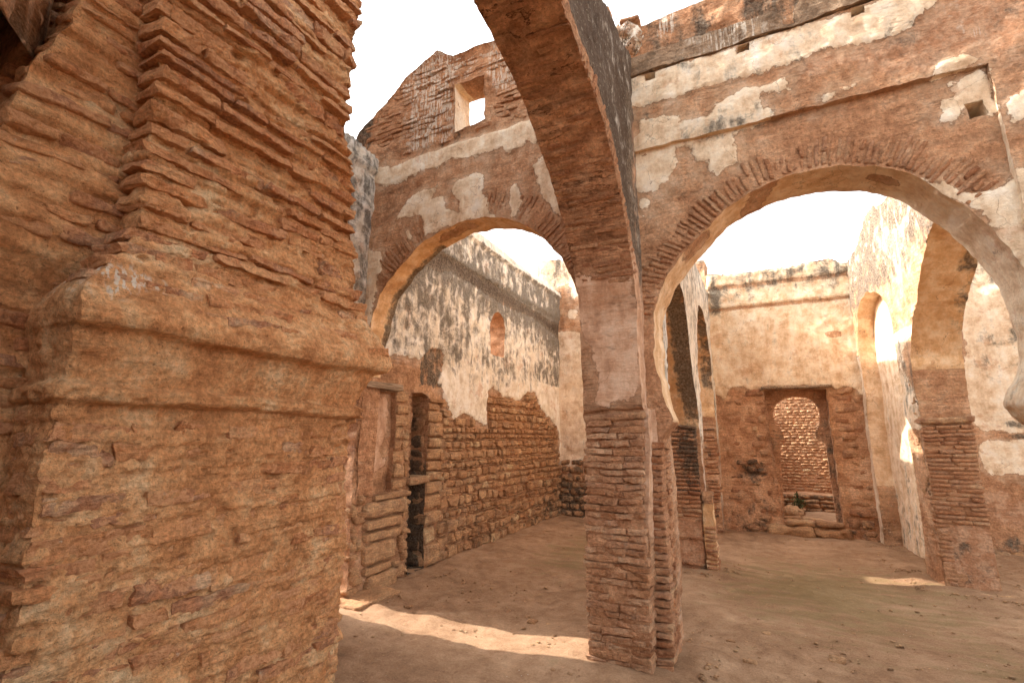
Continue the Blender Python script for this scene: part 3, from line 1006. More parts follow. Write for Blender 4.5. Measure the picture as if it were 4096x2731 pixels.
LPOL = [WL_a, WL_b, WL_c, WL_d, WL_e, WL_f]
def attL(u, v, w, reg, P):
    uv = np.column_stack([u, v])
    pl = np.clip(sdf(uv, LPOL), -.2, .2)
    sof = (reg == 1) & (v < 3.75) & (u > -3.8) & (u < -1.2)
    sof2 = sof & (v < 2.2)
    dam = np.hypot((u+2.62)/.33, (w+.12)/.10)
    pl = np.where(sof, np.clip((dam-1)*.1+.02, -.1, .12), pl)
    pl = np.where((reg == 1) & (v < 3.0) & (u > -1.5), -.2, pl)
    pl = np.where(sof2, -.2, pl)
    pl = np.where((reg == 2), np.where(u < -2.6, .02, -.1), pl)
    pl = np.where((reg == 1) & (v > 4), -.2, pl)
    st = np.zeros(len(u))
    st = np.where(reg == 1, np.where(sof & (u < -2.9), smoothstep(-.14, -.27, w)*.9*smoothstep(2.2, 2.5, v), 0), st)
    st = np.where(reg == 0, .75*smoothstep(-3.72, -3.92, u)*smoothstep(3.6, 4.2, v), st)
    st = np.where(reg == 0, np.maximum(st, .38*smoothstep(4.5, 4.75, v)*smoothstep(4.95, 4.8, v)*(u < -2.6)), st)
    wh = np.where(reg == 0, 1.1*np.exp(-((u+3.0)/.3)**2)*smoothstep(4.6, 4.85, v)+.8*np.exp(-((u+2.05)/.25)**2)*smoothstep(4.9, 5.3, v)+.45*np.exp(-((u+3.0)/.3)**2)*smoothstep(4.2, 4.5, v)*smoothstep(4.7, 4.6, v), 0)
    return {'pl': pl, 'st': st, 'wh': wh, 'alt': np.where(reg == 1, 1.0, .0)}
def relL(u, v):
    p = np.column_stack([u, v, 0*u])
    up = smoothstep(4.58, 4.66, v)
    s1 = sdf(np.column_stack([u, v]), LPOL)
    return -.035*up+up*(.020*fbm(p*6, 51, 3)+.012*vn(p*np.array([3, 22, 1]), 53))+.014*smoothstep(-.012, .008, s1)+.006*fbm(p*5, 54, 3)*(1-up)+.05*up*smoothstep(-3.3, -3.9, u)*smoothstep(5.0, 4.7, v)
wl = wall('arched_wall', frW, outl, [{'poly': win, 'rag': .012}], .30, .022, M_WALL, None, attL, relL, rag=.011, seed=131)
tagit(wl, 'ruined wall with a square sky window above the smaller left arch, patches of cream plaster', 'wall')
R_ = Rocks(41)
z = 4.70
while z < 5.80:
    h = rr.uniform(.048, .062)
    x = -4.0+rr.uniform(0, .1)
    while x < -1.3:
        L = rr.uniform(.12, .27)
        top = np.interp(x+L/2, [-4.05, -3.78, -3.56, -3.36, -3.11, -2.94, -2.77, -2.57, -1.3], [5.16, 5.32, 5.43, 5.63, 5.77, 5.85, 5.73, 5.7, 5.6])
        inw = (x+L > -2.69 and x < -2.28 and 4.72 < z < 5.32)
        if z+h < top-.01 and not inw and rr.random() > .22:
            R_.add((x+L/2, 3.86+.085-rr.uniform(-.006, .016), z+h/2), (L/2-.004, .055, h*.40), rnd=.3, amp=.35, jit=.25, seg=(5, 2, 3))
        x += L
    z += h
# voussoirs round the arch
def voussoirs(R_, curve, y, r0, r1, step, skip, keep=None, dep=.03, pr=(-.002, .008), cen=None, thick=.016):
    cu = [0]
    for a, b in zip(curve[:-1], curve[1:]): cu.append(cu[-1]+math.hypot(b[0]-a[0], b[1]-a[1]))
    s_ = 0.02
    xs = [q[0] for q in curve]; zs = [q[1] for q in curve]
    while s_ < cu[-1]-.02:
        x, zc = np.interp(s_, cu, xs), np.interp(s_, cu, zs)
        d = np.array([x-cen[0], zc-cen[1]]); d /= np.linalg.norm(d)
        tt = np.array([-d[1], d[0]])
        if rr.random() > skip and (keep is None or keep(x, zc)):
            a = r0+rr.uniform(0, .02); b = r1*rr.uniform(.72, 1.05)
            parts = [(a, b)] if rr.random() < .55 else [(a, a+(b-a)*.45), (a+(b-a)*.5, b)]
            for (p, q) in parts:
                c = np.array([x, 0, zc])+np.array([d[0], 0, d[1]])*(p+q)/2
                c[1] = y+dep-rr.uniform(*pr)
                R_.add(c, ((q-p)/2, dep, thick*rr.uniform(.8, 1.1)), np.array([[d[0], 0, d[1]], [0, 1, 0], [tt[0], 0, tt[1]]]), rnd=.3, amp=.3, jit=.25, seg=(6, 2, 2))
        s_ += step*rr.uniform(.85, 1.15)
def keepL(x, z):
    uv = np.array([[x+(x+2.5)*.1, z+.15]])
    return sdf(uv, [WL_b, WL_c])[0] < .01 and not (-2.75 < x < -2.6)
voussoirs(R_, [q for q in larc if q[1] > 2.9], 3.86, .012, .30, .043, .10, keepL, cen=(-2.5, 2.55), pr=(.0, .010), thick=.0155)
def limeL(P):
    u, v = P[:, 0], P[:, 2]
    return (1.0*np.exp(-((u+3.0)/.3)**2)+.8*np.exp(-((u+2.0)/.28)**2)*smoothstep(4.9, 5.3, v)+.35*smoothstep(5.2, 5.6, v))*(v > 4.66)
R_.build('brick', BR_PALE, wl, None, limeL, freq=15, smooth=False)

# =================================================================== RIGHT ARCH WALL
WR_a = [(-0.85,4.66),(0.06,4.66),(0.07,4.61),(0.15,4.61),(0.16,4.67),(0.49,4.67),(0.81,4.64),(0.91,4.64),(1.21,4.69),(1.35,4.62),(1.28,4.48),(1.14,4.39),(1.05,4.34),(0.81,4.37),(0.59,4.41),(0.48,4.37),(0.16,4.37),(-0.17,4.39),(-0.41,4.37),(-0.8,4.39)]
WR_b = [(-0.85,3.95),(-0.8,4.1),(-0.72,4.14),(-0.74,4.25),(-0.52,4.23),(-0.41,4.2),(-0.42,4.14),(-0.2,4.12),(-0.13,4.19),(-0.06,4.23),(0.09,4.29),(0.2,4.24),(0.37,4.26),(0.38,4.16),(0.29,4.17),(0.2,4.19),(0.18,4.11),(0.28,4.0),(0.14,3.96),(0.01,3.93),(-0.33,3.93)]
WR_c = [(-0.85,3.95),(-0.44,3.95),(-0.44,3.8),(-0.52,3.67),(-0.62,3.6),(-0.74,3.59),(-0.78,3.67),(-0.79,3.79)]
WR_d = [(-0.34,3.95),(-0.03,3.93),(0.01,3.79),(0.0,3.69),(-0.14,3.62),(-0.2,3.67),(-0.21,3.75),(-0.29,3.77),(-0.31,3.84)]
WR_e = [(-0.78,3.54),(-0.68,3.56),(-0.68,3.49),(-0.74,3.41),(-0.78,3.48)]
WR_f = [(0.55,4.01),(0.62,4.03),(0.8,4.06),(0.78,4.04),(0.66,4.0),(0.55,3.98)]
WR_s = [(0.47,4.38),(0.81,4.37),(1.05,4.34),(1.18,4.43),(1.34,4.61),(1.57,4.5),(1.71,4.28),(1.68,4.11),(1.65,4.08),(1.64,3.95),(1.61,3.88),(1.52,3.88),(1.5,4.0),(1.22,4.02),(0.98,4.05),(0.89,4.14),(0.68,4.25),(0.6,4.22),(0.34,4.3)]
WR_g = [(1.22,4.02),(1.28,4.07),(1.34,4.09),(1.38,4.08),(1.41,4.04),(1.45,4.01),(1.36,3.96),(1.22,3.95)]
WR_h = [(1.26,3.94),(1.34,3.93),(1.48,3.98),(1.49,3.71),(1.5,3.63),(1.45,3.63),(1.46,3.73),(1.35,3.74),(1.33,3.68),(1.26,3.63),(1.21,3.64),(1.23,3.69),(1.26,3.73),(1.23,3.8),(1.33,3.79),(1.33,3.86)]
WR_i = [(1.53,3.68),(1.63,3.73),(1.9,3.8),(1.9,3.5),(1.6,3.51),(1.53,3.53)]
WR_j = [(1.02,3.3),(1.09,3.25),(1.17,3.24),(1.23,3.16),(1.33,3.11),(1.44,3.11),(1.51,3.2),(1.9,3.15),(1.9,1.8),(1.3,1.7),(1.35,2.0),(1.40,2.3),(1.42,2.6),(1.38,2.8),(1.35,2.96),(1.24,3.08),(1.12,3.18)]
rarc = smooth_curve([(-.60, 1.72), (-.635, 1.86), (-.675, 2.03), (-.70, 2.25), (-.695, 2.5), (-.63, 2.74), (-.52, 2.93), (-.33, 3.12), (-.10, 3.32), (.10, 3.43), (.33, 3.50), (.58, 3.51), (.80, 3.455), (.97, 3.36), (1.13, 3.20), (1.27, 3.02), (1.41, 2.79), (1.49, 2.54), (1.525, 2.30), (1.515, 2.08), (1.455, 1.92), (1.405, 1.82), (1.43, 1.75), (1.52, 1.64)], 4)
outl = [(-.965, -.1), (-.690, -.1), (-.690, 1.58)] + rarc + [(1.56, 1.5), (1.56, -.1), (2.35, -.1), (2.35, 5.25), (-.18, 5.24), (-.33, 5.24), (-.53, 5.23), (-.67, 5.22), (-.965, 5.2)]
RP = [WR_a, WR_b, WR_c, WR_d, WR_e, WR_f, WR_g, WR_h, WR_i, WR_j]
def attR(u, v, w, reg, P):
    uv = np.column_stack([u, v])
    pl = np.clip(sdf(uv, RP), -.2, .2)
    sof = (reg == 1) & (v < 3.6) & (v > 1.7) & (u > -.75) & (u < 1.55)
    dm = np.minimum(np.hypot((u-.18-w*.3)/.10, (w+.15)/.4), np.minimum(np.hypot((u+.36)/.11, (w+.10)/.14), np.hypot((u-.90)/.09, (w+.16)/.07)))
    pl = np.where(sof, np.clip((dm-1)*.08, -.1, .12), pl)
    pl = np.where(reg > 1, .05, pl)
    st = np.where(reg == 0, .50*smoothstep(4.72, 4.9, v)+.20*(v > 3.9)*(v < 4.72)+.38*np.exp(-((u+.15)/.35)**2-((v-4.03)/.07)**2)+.3*np.exp(-((u-1.6)/.3)**2-((v-4.75)/.12)**2)*2, 0)
    st = np.where(sof & (v < 2.6) & (u > 1.2), .2*smoothstep(-.05, -.25, w), st)
    sal = np.where((reg == 0), np.clip(sdf(uv, [WR_s]), -.2, .2), -1)
    wh = np.where(reg == 0, .9*np.exp(-((u+.47)/.07)**2)*smoothstep(4.9, 5.1, v)+.42*np.exp(-((u-.1)/.45)**2)*smoothstep(4.3, 4.6, v)*smoothstep(4.95, 4.8, v)+.3*np.exp(-((u-1.42)/.1)**2)*(v > 4.1), 0)
    return {'pl': pl, 'st': st, 'wh': wh, 'sal': sal, 'alt': np.where(reg == 1, .75*smoothstep(1.5, .3, u), .0)}
def relR(u, v):
    p = np.column_stack([u, v, 0*u])
    s1 = sdf(np.column_stack([u, v]), RP)
    return .014*smoothstep(-.012, .008, s1)+.006*fbm(p*4, 61, 3)+.010*fbm(p*8, 63, 3)*smoothstep(4.8, 4.95, v)
PUT = [[(a, 4.595), (a+.085, 4.60), (a+.085, 4.662), (a, 4.66)] for a in (-.66, .07, .82)]
big = [(1.36, 3.63), (1.455, 3.64), (1.445, 3.745), (1.35, 3.74)]
wr = wall('arched_wall', frW, outl, [{'poly': big, 'depth': .38, 'rag': .006}]+[{'poly': p_, 'depth': .2, 'rag': .004} for p_ in PUT], .40, .022, M_WALL, None, attR, relR, rag=.008, seed=151)
tagit(wr, 'tall plastered wall pierced by the large round arch on the right, with a framed panel and cornice', 'wall')
# raised surround of the arch panel
fo = [(-.87, 3.975), (1.485, 3.975), (1.492, 3.5), (1.50, 3.0), (1.53, 2.6), (1.56, 2.3), (2.34, 2.3), (2.34, 4.67), (-.87, 4.67)]
hl = lambda x, z, a=.085, b=.075: {'poly': [(x, z), (x+a, z), (x+a, z+b), (x, z+b)], 'rag': .006, 'depth': .049}
wall('panel_surround', Fr((0, 3.81, 0), (1, 0, 0)), fo, [{'poly': p_, 'rag': .004} for p_ in PUT], .055, .022, M_WALL, wr, attR, relR, rag=.006, seed=171)
# cornice band with putlog holes
fo = [(-.87, 4.675), (2.34, 4.69), (2.34, 4.87), (.52, 4.86), (.47, 4.80), (.46, 4.70), (.385, 4.71), (.38, 4.80), (.33, 4.85), (-.87, 4.85)]
def attC(u, v, w, reg, P):
    return {'st': np.full(len(u), .20)+.3*(reg == 1)*(v > 4.8), 'pl': np.full(len(u), -1.), 'wh': np.where(reg == 0, .5*np.exp(-((u-.05)/.4)**2), .2*(v > 4.8))}
wall('cornice', Fr((0, 3.785, 0), (1, 0, 0)), fo, [], .10, .022, M_GREY, wr, attC, None, rag=.008, dn=.008, seed=181)
# rim of the big putlog hole is inside the wall; a loose boulder sits on the corner
R_ = Rocks(51)
def keepR(x, z):
    uv = np.array([[x+(x-.42)*.1, z+.12]])
    return sdf(uv, [WR_j, WR_c])[0] < .02
voussoirs(R_, [q for q in rarc if q[1] > 2.45 and q[0] < 1.3], 3.86, .010, .235, .041, .05, keepR, cen=(.42, 2.45), pr=(.002, .013), thick=.0155)
R_.build('brick', BR_RED, wr, freq=15)
# side block of the central pier (belongs to this wall): thin courses on its front strip and flank
R_ = Rocks(53)
z = 0
while z < 1.56:
    h = rr.uniform(.046, .056)
    pr = rr.uniform(-.006, .010)
    if z > .28:
        R_.add((-.745+pr*.5, 3.86+.06-rr.uniform(.022, .045), z+h*.42), (.072, .08, h*.40), rnd=.3, amp=.3, jit=.22, seg=(4, 4, 3))
        R_.add((-.745+rr.uniform(-.006, .010), 4.10, z+h*.42), (.072, rr.uniform(.09, .10), h*.40), rnd=.3, amp=.3, jit=.22, seg=(3, 5, 3))
    else:
        R_.add((-.735, 3.98, z+h*.42), (.078, .20, h*.40), rnd=.3, amp=.4, jit=.25, seg=(3, 7, 3))
    z += h
R_.build('brick', BR_RED, wr, freq=16, smooth=False)

# boulder like lump on the wall corner
R_ = Rocks(57)
R_.add((-.80, 3.90, 5.10), (.11, .12, .17), rnd=.55, amp=.35, jit=.2, seg=(10, 8, 10))
b = R_.build('wall_stone', M_WHITE, None, freq=9, maxn=5)
tagit(b[0], 'rounded lump of masonry where the brick arch meets the top of the right wall', 'stone')
R_ = Rocks(58)
R_.add((-.77, 3.88, 5.285), (.085, .09, .022), rnd=.5, amp=.3, jit=.1, seg=(8, 8, 3))
b = R_.build('flat_stone', BR_ARCH, None, freq=9)
tagit(b[0], 'flat brown cap stone lying on the rounded lump at the wall corner', 'stone')


# =================================================================== SIDE WALL (far left, with doorway, niche window and rubble)
S_low = [(3.0,2.2),(3.84,2.24),(4.13,2.39),(4.38,2.51),(4.65,2.53),(4.85,2.52),(5.13,2.72),(5.38,2.73),(5.42,2.56),(5.29,2.31),(5.55,1.93),(5.68,1.8),(5.93,1.91),(6.3,1.80),(6.58,1.73),(6.59,2.29),(6.76,2.36),(7.1,2.24),(7.42,2.21),(7.72,2.2),(8.0,2.36),(8.36,2.39),(8.65,2.12),(9.1,1.95),(9.42,1.82),(9.62,1.5),(9.50,1.3),(9.75,1.04),(9.9,0.3),(9.9,-1),(3.0,-1)]
S_band = [(4.2,3.72),(4.87,3.78),(5.09,3.75),(5.45,3.85),(6.13,3.84),(6.94,3.76),(8.14,3.81),(8.86,3.74),(9.9,3.60),(9.9,3.99),(9.13,3.95),(7.5,4.01),(6.12,4.05),(5.36,4.08),(4.2,4.1)]
S_panel = [(3.80,2.0),(4.15,2.04),(4.34,2.0),(4.37,1.87),(4.35,1.64),(4.3,1.54),(4.24,1.44),(4.38,1.3),(4.17,1.21),(4.04,1.05),(3.82,1.10),(3.80,1.44)]
frS = Fr((-3.75, 0, 0), (0, 1, 0))
outl = [(-3.2, -.1), (3.46, -.1), (3.45, 2.5), (3.65, 2.75), (3.85, 2.5), (3.845, -.1), (9.9, -.1), (9.9, 4.66), (9.0, 4.67), (8.26, 4.66), (7.49, 4.68), (6.83, 4.72), (6.28, 4.72), (5.88, 4.66), (5.2, 4.66), (4.2, 4.68), (3.9, 4.74), (3.6, 4.78), (-3.2, 4.8)]
s_win = [(6.64, 2.86), (7.12, 2.86), (7.12, 3.40), (7.05, 3.52), (6.95, 3.585), (6.86, 3.60), (6.77, 3.57), (6.69, 3.47), (6.64, 3.36)]
s_door = [(4.77, .03), (5.07, .03), (5.06, 1.0), (5.06, 2.09), (4.92, 2.12), (4.74, 2.10), (4.75, 1.0)]
s_alc = [(3.91, .99), (4.42, .98), (4.45, 1.5), (4.43, 2.07), (3.9, 2.08)]
s_slot = [(2.9, 5.2)]
def attS(u, v, w, reg, P):
    uv = np.column_stack([u, v])
    low = sdf(uv, [S_low]); band = sdf(uv, [S_band])
    pl = np.clip(-np.maximum(low, band-.0), -.2, .2)
    pl = np.where((reg == 1) & (v > 4), .05, pl)
    pl = np.where(reg == 2, -.2, pl)
    pl = np.where(reg == 3, -.2, pl)
    pl = np.where(reg == 54, np.clip(sdf(uv, [S_panel])+.02, -.2, .2), pl)
    pl = np.where(v < 2.15, np.minimum(pl, np.where((reg == 54), 1, -low)), pl)
    st = np.zeros(len(u))
    f = (reg == 0)
    k = .62*smoothstep(1.9, 2.9, v)
    k = k+.36*smoothstep(3.2, 4.3, v)-.18*np.exp(-((v-3.05)/.35)**2)*(u > 6)
    k = k+.45*smoothstep(.0, .1, band)+.1*smoothstep(-.25, 0, band)*(v < 3.8)-.30*smoothstep(4.05, 4.15, v)
    k = k+.22*smoothstep(8.2, 9.6, u)*(v > 2.6)
    k = k-.22*smoothstep(7.5, 9.5, u)*(v < 2.6)
    k = np.where(low > 0, 0, k)
    k = np.where((low > 0) & (u > 4.9) & (u < 5.45) & (v > 2.2), .75, k)
    k = np.where(v > 4.55, .25, k)
    st = np.where(f, k, 0)
    st = np.where((reg == 4) & (v < 1.9) & (v > 0), .0, st)
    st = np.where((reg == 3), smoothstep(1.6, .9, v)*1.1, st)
    st = np.where((reg == 2), .22, st)
    st = np.where((reg == 53), .6, st)
    st = np.where(u < 4.3, np.where(v > 3.2, .55, st), st)
    pl = np.where((u < 4.6) & (reg == 0) & (v < 2.15), -.2, pl)
    wh = np.where(f & (u > 4.3), .5*smoothstep(4.45, 4.6, v), 0)
    return {'pl': pl, 'st': st, 'wh': wh, 'alt': np.where(reg == 54, 1.0, 0)}
def relS(u, v):
    uv = np.column_stack([u, v])
    p = np.column_stack([u, v, 0*u])
    low = sdf(uv, [S_low])
    r = -.036*smoothstep(-.01, .02, low)+.010*fbm(p*3.5, 71, 3)+.010*smoothstep(0, .05, low)*fbm(p*9, 72, 3)
    r = r+.05*smoothstep(4.50, 4.53, v)+.03*smoothstep(4.03, 4.06, v+.004*np.sin(u*3))-.02*smoothstep(4.56, 4.6, v)
    return r
sw = wall('side_wall', frS, outl, [{'poly': s_win, 'rag': .008}, {'poly': s_door, 'depth': .40, 'rag': .015}, {'poly': s_alc, 'depth': .07, 'rag': .012}], .45, .035, M_WHITE, None, attS, relS, rag=.012, seed=201)
tagit(sw, 'long receding side wall with black stained white plaster above bare rubble and a small arched window', 'wall')
def staS(P):
    y, z = P[:, 1], P[:, 2]
    s = .25*smoothstep(.9, .2, z)*smoothstep(5.0, 6.5, y)+.28*smoothstep(7.5, 9.5, y)
    return s
# rubble stones
R_ = Rocks(61)
R2_ = Rocks(62)
z = .02
while z < 2.30:
    hrow = rr.uniform(.085, .165) if z < 1.0 else rr.uniform(.07, .13)
    y = 5.40-rr.uniform(0, .1)
    while y < 9.72:
        L = min(rr.uniform(.9, 2.1)*hrow, .30)
        yc_ = y+L/2; zc_ = z+hrow/2
        m_ = sdf(np.array([[yc_, zc_]]), [S_low])[0]
        if m_ > .05 and zc_+hrow/2 < 2.5:
            if rr.random() < .20 and hrow > .1:
                R_.add((-3.775+rr.uniform(-.010, .018)-.04, yc_, zc_-hrow*.2), (.075, L/2-.006, hrow*.27), rnd=.42, amp=.22, jit=.26, seg=(3, 5, 4))
                R2_.add((-3.775-.03, yc_, zc_+hrow*.3), (.055, L/2-.01, hrow*.14), rnd=.5, amp=.3, jit=.3, seg=(2, 4, 2))
            else:
                R_.add((-3.775+rr.uniform(-.012, .020)-.04, yc_, zc_), (.08, L/2-.006, hrow/2-.008), rnd=.36, amp=.24, jit=.26, seg=(3, 6, 5))
        y += L
    if rr.random() < .75:
        zz_ = z+hrow+.012
        y = 5.40
        while y < 9.7:
            L = rr.uniform(.05, .13)
            m_ = sdf(np.array([[y, zz_]]), [S_low])[0]
            if rr.random() < .75 and m_ > .04:
                R2_.add((-3.78-.02+rr.uniform(-.01, .01), y+L/2, zz_), (.05, L/2-.004, rr.uniform(.007, .014)), rnd=.4, amp=.3, jit=.3, seg=(2, 3, 2))
            y += L
        z += hrow+.026
    else:
        z += hrow+.004
# dressed jamb blocks right of the doorway
z = .02
for h in (.27, .22, .17, .19, .16, .12, .13, .15, .14, .19, .15, .09, .07):
    L = rr.uniform(.24, .36)
    R_.add((-3.75-.10+rr.uniform(0, .012), 5.065+L/2, z+h/2), (.115, L/2-.005, h/2-.008), rnd=.3, amp=.12, jit=.12, seg=(4, 7, 5))
    z += h
# mass between alcove and doorway, and the stacked worn stones under the alcove
z = .98
while z < 2.05:
    h = rr.uniform(.10, .17)
    a = 4.44+rr.uniform(0, .02)
    b = a+rr.uniform(.16, .22)
    R_.add((-3.75-.08+rr.uniform(-.005, .012), (a+b)/2, z+h/2), (.09, (b-a)/2-.005, h/2-.007), rnd=.3, amp=.16, jit=.16, seg=(3, 6, 4))
    if b < 4.66: R_.add((-3.77-.06, (b+4.73)/2, z+h/2), (.07, (4.73-b)/2-.004, h/2-.01), rnd=.4, amp=.2, jit=.2, seg=(3, 4, 4))
    z += h
for (a, b, z0, z1, pr) in [(4.16, 4.76, .90, .975, .015), (4.02, 4.70, .735, .90, .03), (4.03, 4.62, .615, .725, .03), (4.03, 4.60, .50, .605, .028),
                           (4.04, 4.52, .27, .495, .035), (4.04, 4.46, .17, .265, .025), (4.1, 4.55, -.02, .165, .045)]:
    R_.add((-3.75-.08+pr, (a+b)/2, (z0+z1)/2), (.10, (b-a)/2-.005, (z1-z0)/2-.005), rnd=.4, amp=.14, jit=.10, seg=(4, 10, 5))
for k in range(36):
    yy = rr.choice([rr.uniform(3.86, 4.0), rr.uniform(4.58, 4.74)])
    hh = rr.uniform(.02, .06)
    R2_.add((-3.79, yy, rr.uniform(.03, .95)), (.06, rr.uniform(.03, .07), hh), rnd=.45, amp=.3, jit=.3, seg=(3, 4, 4))
nS = len(R_.items)
R_.build('stone', BR_STONE, sw, staS, maxn=300, freq=10, smooth=False)
R2_.build('chip', BR_STONE, sw, staS, kind='stuff', rest='levelling_chips', freq=14)
# stones lining the doorway, darker further in and lower down
R_ = Rocks(64)
z = .03
while z < 2.0:
    h = rr.uniform(.12, .22)
    R_.add((-3.98, 5.06+.055, z+h/2), (.19, .06, h/2-.008), rnd=.3, amp=.2, jit=.15, seg=(6, 3, 4))
    z += h
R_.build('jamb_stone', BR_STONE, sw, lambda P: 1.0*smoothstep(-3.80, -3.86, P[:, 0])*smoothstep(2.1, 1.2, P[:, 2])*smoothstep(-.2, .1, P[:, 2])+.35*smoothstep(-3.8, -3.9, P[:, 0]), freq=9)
R_ = Rocks(65)
R_.add((-3.84, 4.92, 1.06), (.12, .20, .045), rnd=.2, amp=.12, jit=.06, seg=(5, 8, 3))
R_.build('shelf_stone', BR_STONE, sw, freq=8)
# timber lintel
V, T = cube_tmpl(3, 16, 4)
P = V*np.array([.05, .31, .038])
P[:, 2] *= 1-.25*np.abs(V[:, 1])**3
P = P+np.array([-3.775, 4.22, 2.135])+.008*vecn(P*np.array([30, 4, 30]), 3, 2)
mesh_obj('timber_lintel', P, T, M_WOOD, sw, None, True)
# flat threshold slabs on the floor by the hidden gateway
R_ = Rocks(66)
R_.add((-3.58, 4.06, .025), (.19, .20, .03), rnd=.4, amp=.3, jit=.2, seg=(10, 10, 3))
b = R_.build('threshold_slab', BR_STONE, None, freq=8)
tagit(b[0], 'larger worn flat slab on the floor at the left end of the sunlit strip', 'slab')
R_ = Rocks(67)
R_.add((-3.60, 3.77, .02), (.20, .09, .028), rnd=.4, amp=.35, jit=.2, seg=(10, 7, 3))
b = R_.build('threshold_slab', BR_STONE, None, freq=9)
tagit(b[0], 'narrow broken slab in the sun just in front of the larger worn slab', 'slab')

# added unseen wall behind the foreground pier (keeps the low sun off the court)
frT = Fr((-4.30, 0, 0), (0, 1, 0))
tw = wall('sun_blocking_wall', frT, [(-6, -.1), (3.38, -.1), (3.37, 2.6), (3.86, 2.75), (3.86, 6.6), (3.4, 7.4), (2.6, 8.2), (-6, 8.4)], [], 1.0, .12, M_WALL, None, seed=221, rag=.03)
tagit(tw, 'high unseen wall added behind the big pier to keep low sun off the court', 'wall')

# =================================================================== FAR WALLS (y = 9.5)
F_low = [(-0.9,2.36),(-0.66,2.36),(-0.58,2.28),(-0.52,2.34),(-0.44,2.47),(-0.26,2.47),(-0.12,2.4),(0.06,2.42),(0.1,2.46),(1.07,2.43),(1.14,2.38),(1.3,2.42),(1.4,2.37),(1.43,2.29),(1.8,2.2),(1.8,-1),(-.9,-1)]
frF = Fr((0, 9.5, 0), (1, 0, 0))
outl = [(-.72, -.1), (1.6, -.1), (1.6, 4.46), (1.40, 4.49), (1.30, 4.57), (1.22, 4.59), (.79, 4.56), (.41, 4.545), (-.1, 4.55), (-.44, 4.57), (-.72, 4.60)]
door = [(.20, .24), (1.035, .25), (1.02, 1.2), (1.0, 2.38), (.09, 2.395), (.13, 1.4)]
def attF(u, v, w, reg, P):
    uv = np.column_stack([u, v])
    pl = np.clip(-sdf(uv, [F_low]), -.2, .2)
    for (zc, hh) in ((3.885, .028), (4.285, .035)):
        pl = np.minimum(pl, (np.abs(v-zc)-hh)*2)
    pl = np.where(reg == 2, -.1, pl)
    pl = np.minimum(pl, (np.hypot((u-1.2)/.14, (v-3.28)/.05)-1)*.08)
    pl = np.where(v > 4.55, -.1, pl)
    st = np.where(v > 2.3, .42*smoothstep(3.85, 4.4, v)+.55*np.exp(-((u+.6)/.12)**2)*smoothstep(3.6, 3.9, v)*(v < 4.3), 0)
    st = st+np.where(v < 2.3, .42*smoothstep(.9, .25, v)*(u < .1)+.7*np.exp(-((u+.2)/.28)**2-((v-1.05)/.22)**2)+.4*smoothstep(.6, .1, v)*(u > 1), 0)
    st = np.where(reg == 2, .35, st)
    st = st+.14*(v > 2.4)
    return {'pl': pl, 'st': st, 'wh': .0*u, 'alt': .35+0*u}
def relF(u, v):
    uv = np.column_stack([u, v]); p = np.column_stack([u, v, 0*u])
    low = sdf(uv, [F_low])
    r = .04*smoothstep(3.90, 3.93, v)+.03*smoothstep(4.30, 4.33, v)-.03*smoothstep(0, .03, low)
    r = r+.014*fbm(p*4, 81, 3)*(low > 0)+.006*fbm(p*5, 83, 3)
    r = r-.08*np.exp(-(np.maximum(np.abs(u+.22)-.2, 0)/.03)**2-((v-1.0)/.07)**2)
    return r
fw = wall('end_wall', frF, outl, [{'poly': door, 'rag': .015}], .42, .032, M_WALL, None, attF, relF, rag=.012, seed=231)
tagit(fw, 'far end wall with peeling cream plaster over bare masonry around the keyhole doorway', 'wall')
R_ = Rocks(71)
z = .05
while z < 2.3:
    h = rr.uniform(.10, .17)
    for (xa, xb) in ((-.62, .10+.05*(1-z/2.4)), (1.06, 1.46)):
        x = xa+rr.uniform(0, .06)
        while x < xb-.08:
            L = min(rr.uniform(.14, .34), xb-x)
            if rr.random() > .22:
                R_.add((x+L/2, 9.53+.07-rr.uniform(-.012, .022), z+h/2), (L/2-.008, .075, h/2-.012), rnd=.38, amp=.25, jit=.2, seg=(5, 2, 3))
            x += L
    z += h
def staF(P):
    return .48*smoothstep(1.0, .25, P[:, 2])*(P[:, 0] < .15)+.8*np.exp(-((P[:, 0]+.2)/.3)**2-((P[:, 2]-1.05)/.25)**2)+.5*smoothstep(.7, .2, P[:, 2])*(P[:, 0] > 1)
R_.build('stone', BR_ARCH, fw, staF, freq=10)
# keyhole (horseshoe) screen in the doorway
kh = [(.215, .05), (.25, 1.50), (.33, 1.60), (.31, 1.68)]
kh += smooth_curve([(.31, 1.68), (.23, 1.80), (.20, 1.93), (.22, 2.08), (.31, 2.20), (.43, 2.27), (.56, 2.29), (.69, 2.27), (.80, 2.20), (.875, 2.08), (.895, 1.94), (.87, 1.80), (.80, 1.66)], 4)[1:]
kh += [(.82, 1.58), (.93, 1.49), (.96, .05)]
so_ = [(-.05, .0)]+kh[:1]+kh[1:-1]+kh[-1:]+[(1.2, .0), (1.2, 2.5), (-.05, 2.5)]
def attK(u, v, w, reg, P): return {'st': .24+.2*(u > .8)*smoothstep(2.2, 1.7, v), 'pl': -1+0*u}
ks = wall('keyhole_screen', Fr((0, 9.74, 0), (1, 0, 0)), so_, [], .12, .028, M_WALL, fw, attK, None, rag=.004, dn=.004, seed=241)
V, T = cube_tmpl(14, 3, 2)
P = V*np.array([.52, .17, .022])+np.array([.56, 9.62, 2.425])
P = P+.006*vecn(P*np.array([4, 20, 30]), 3, 2)
mesh_obj('timber_lintel', P, T, M_WOOD, fw, None, True)
R_ = Rocks(73)
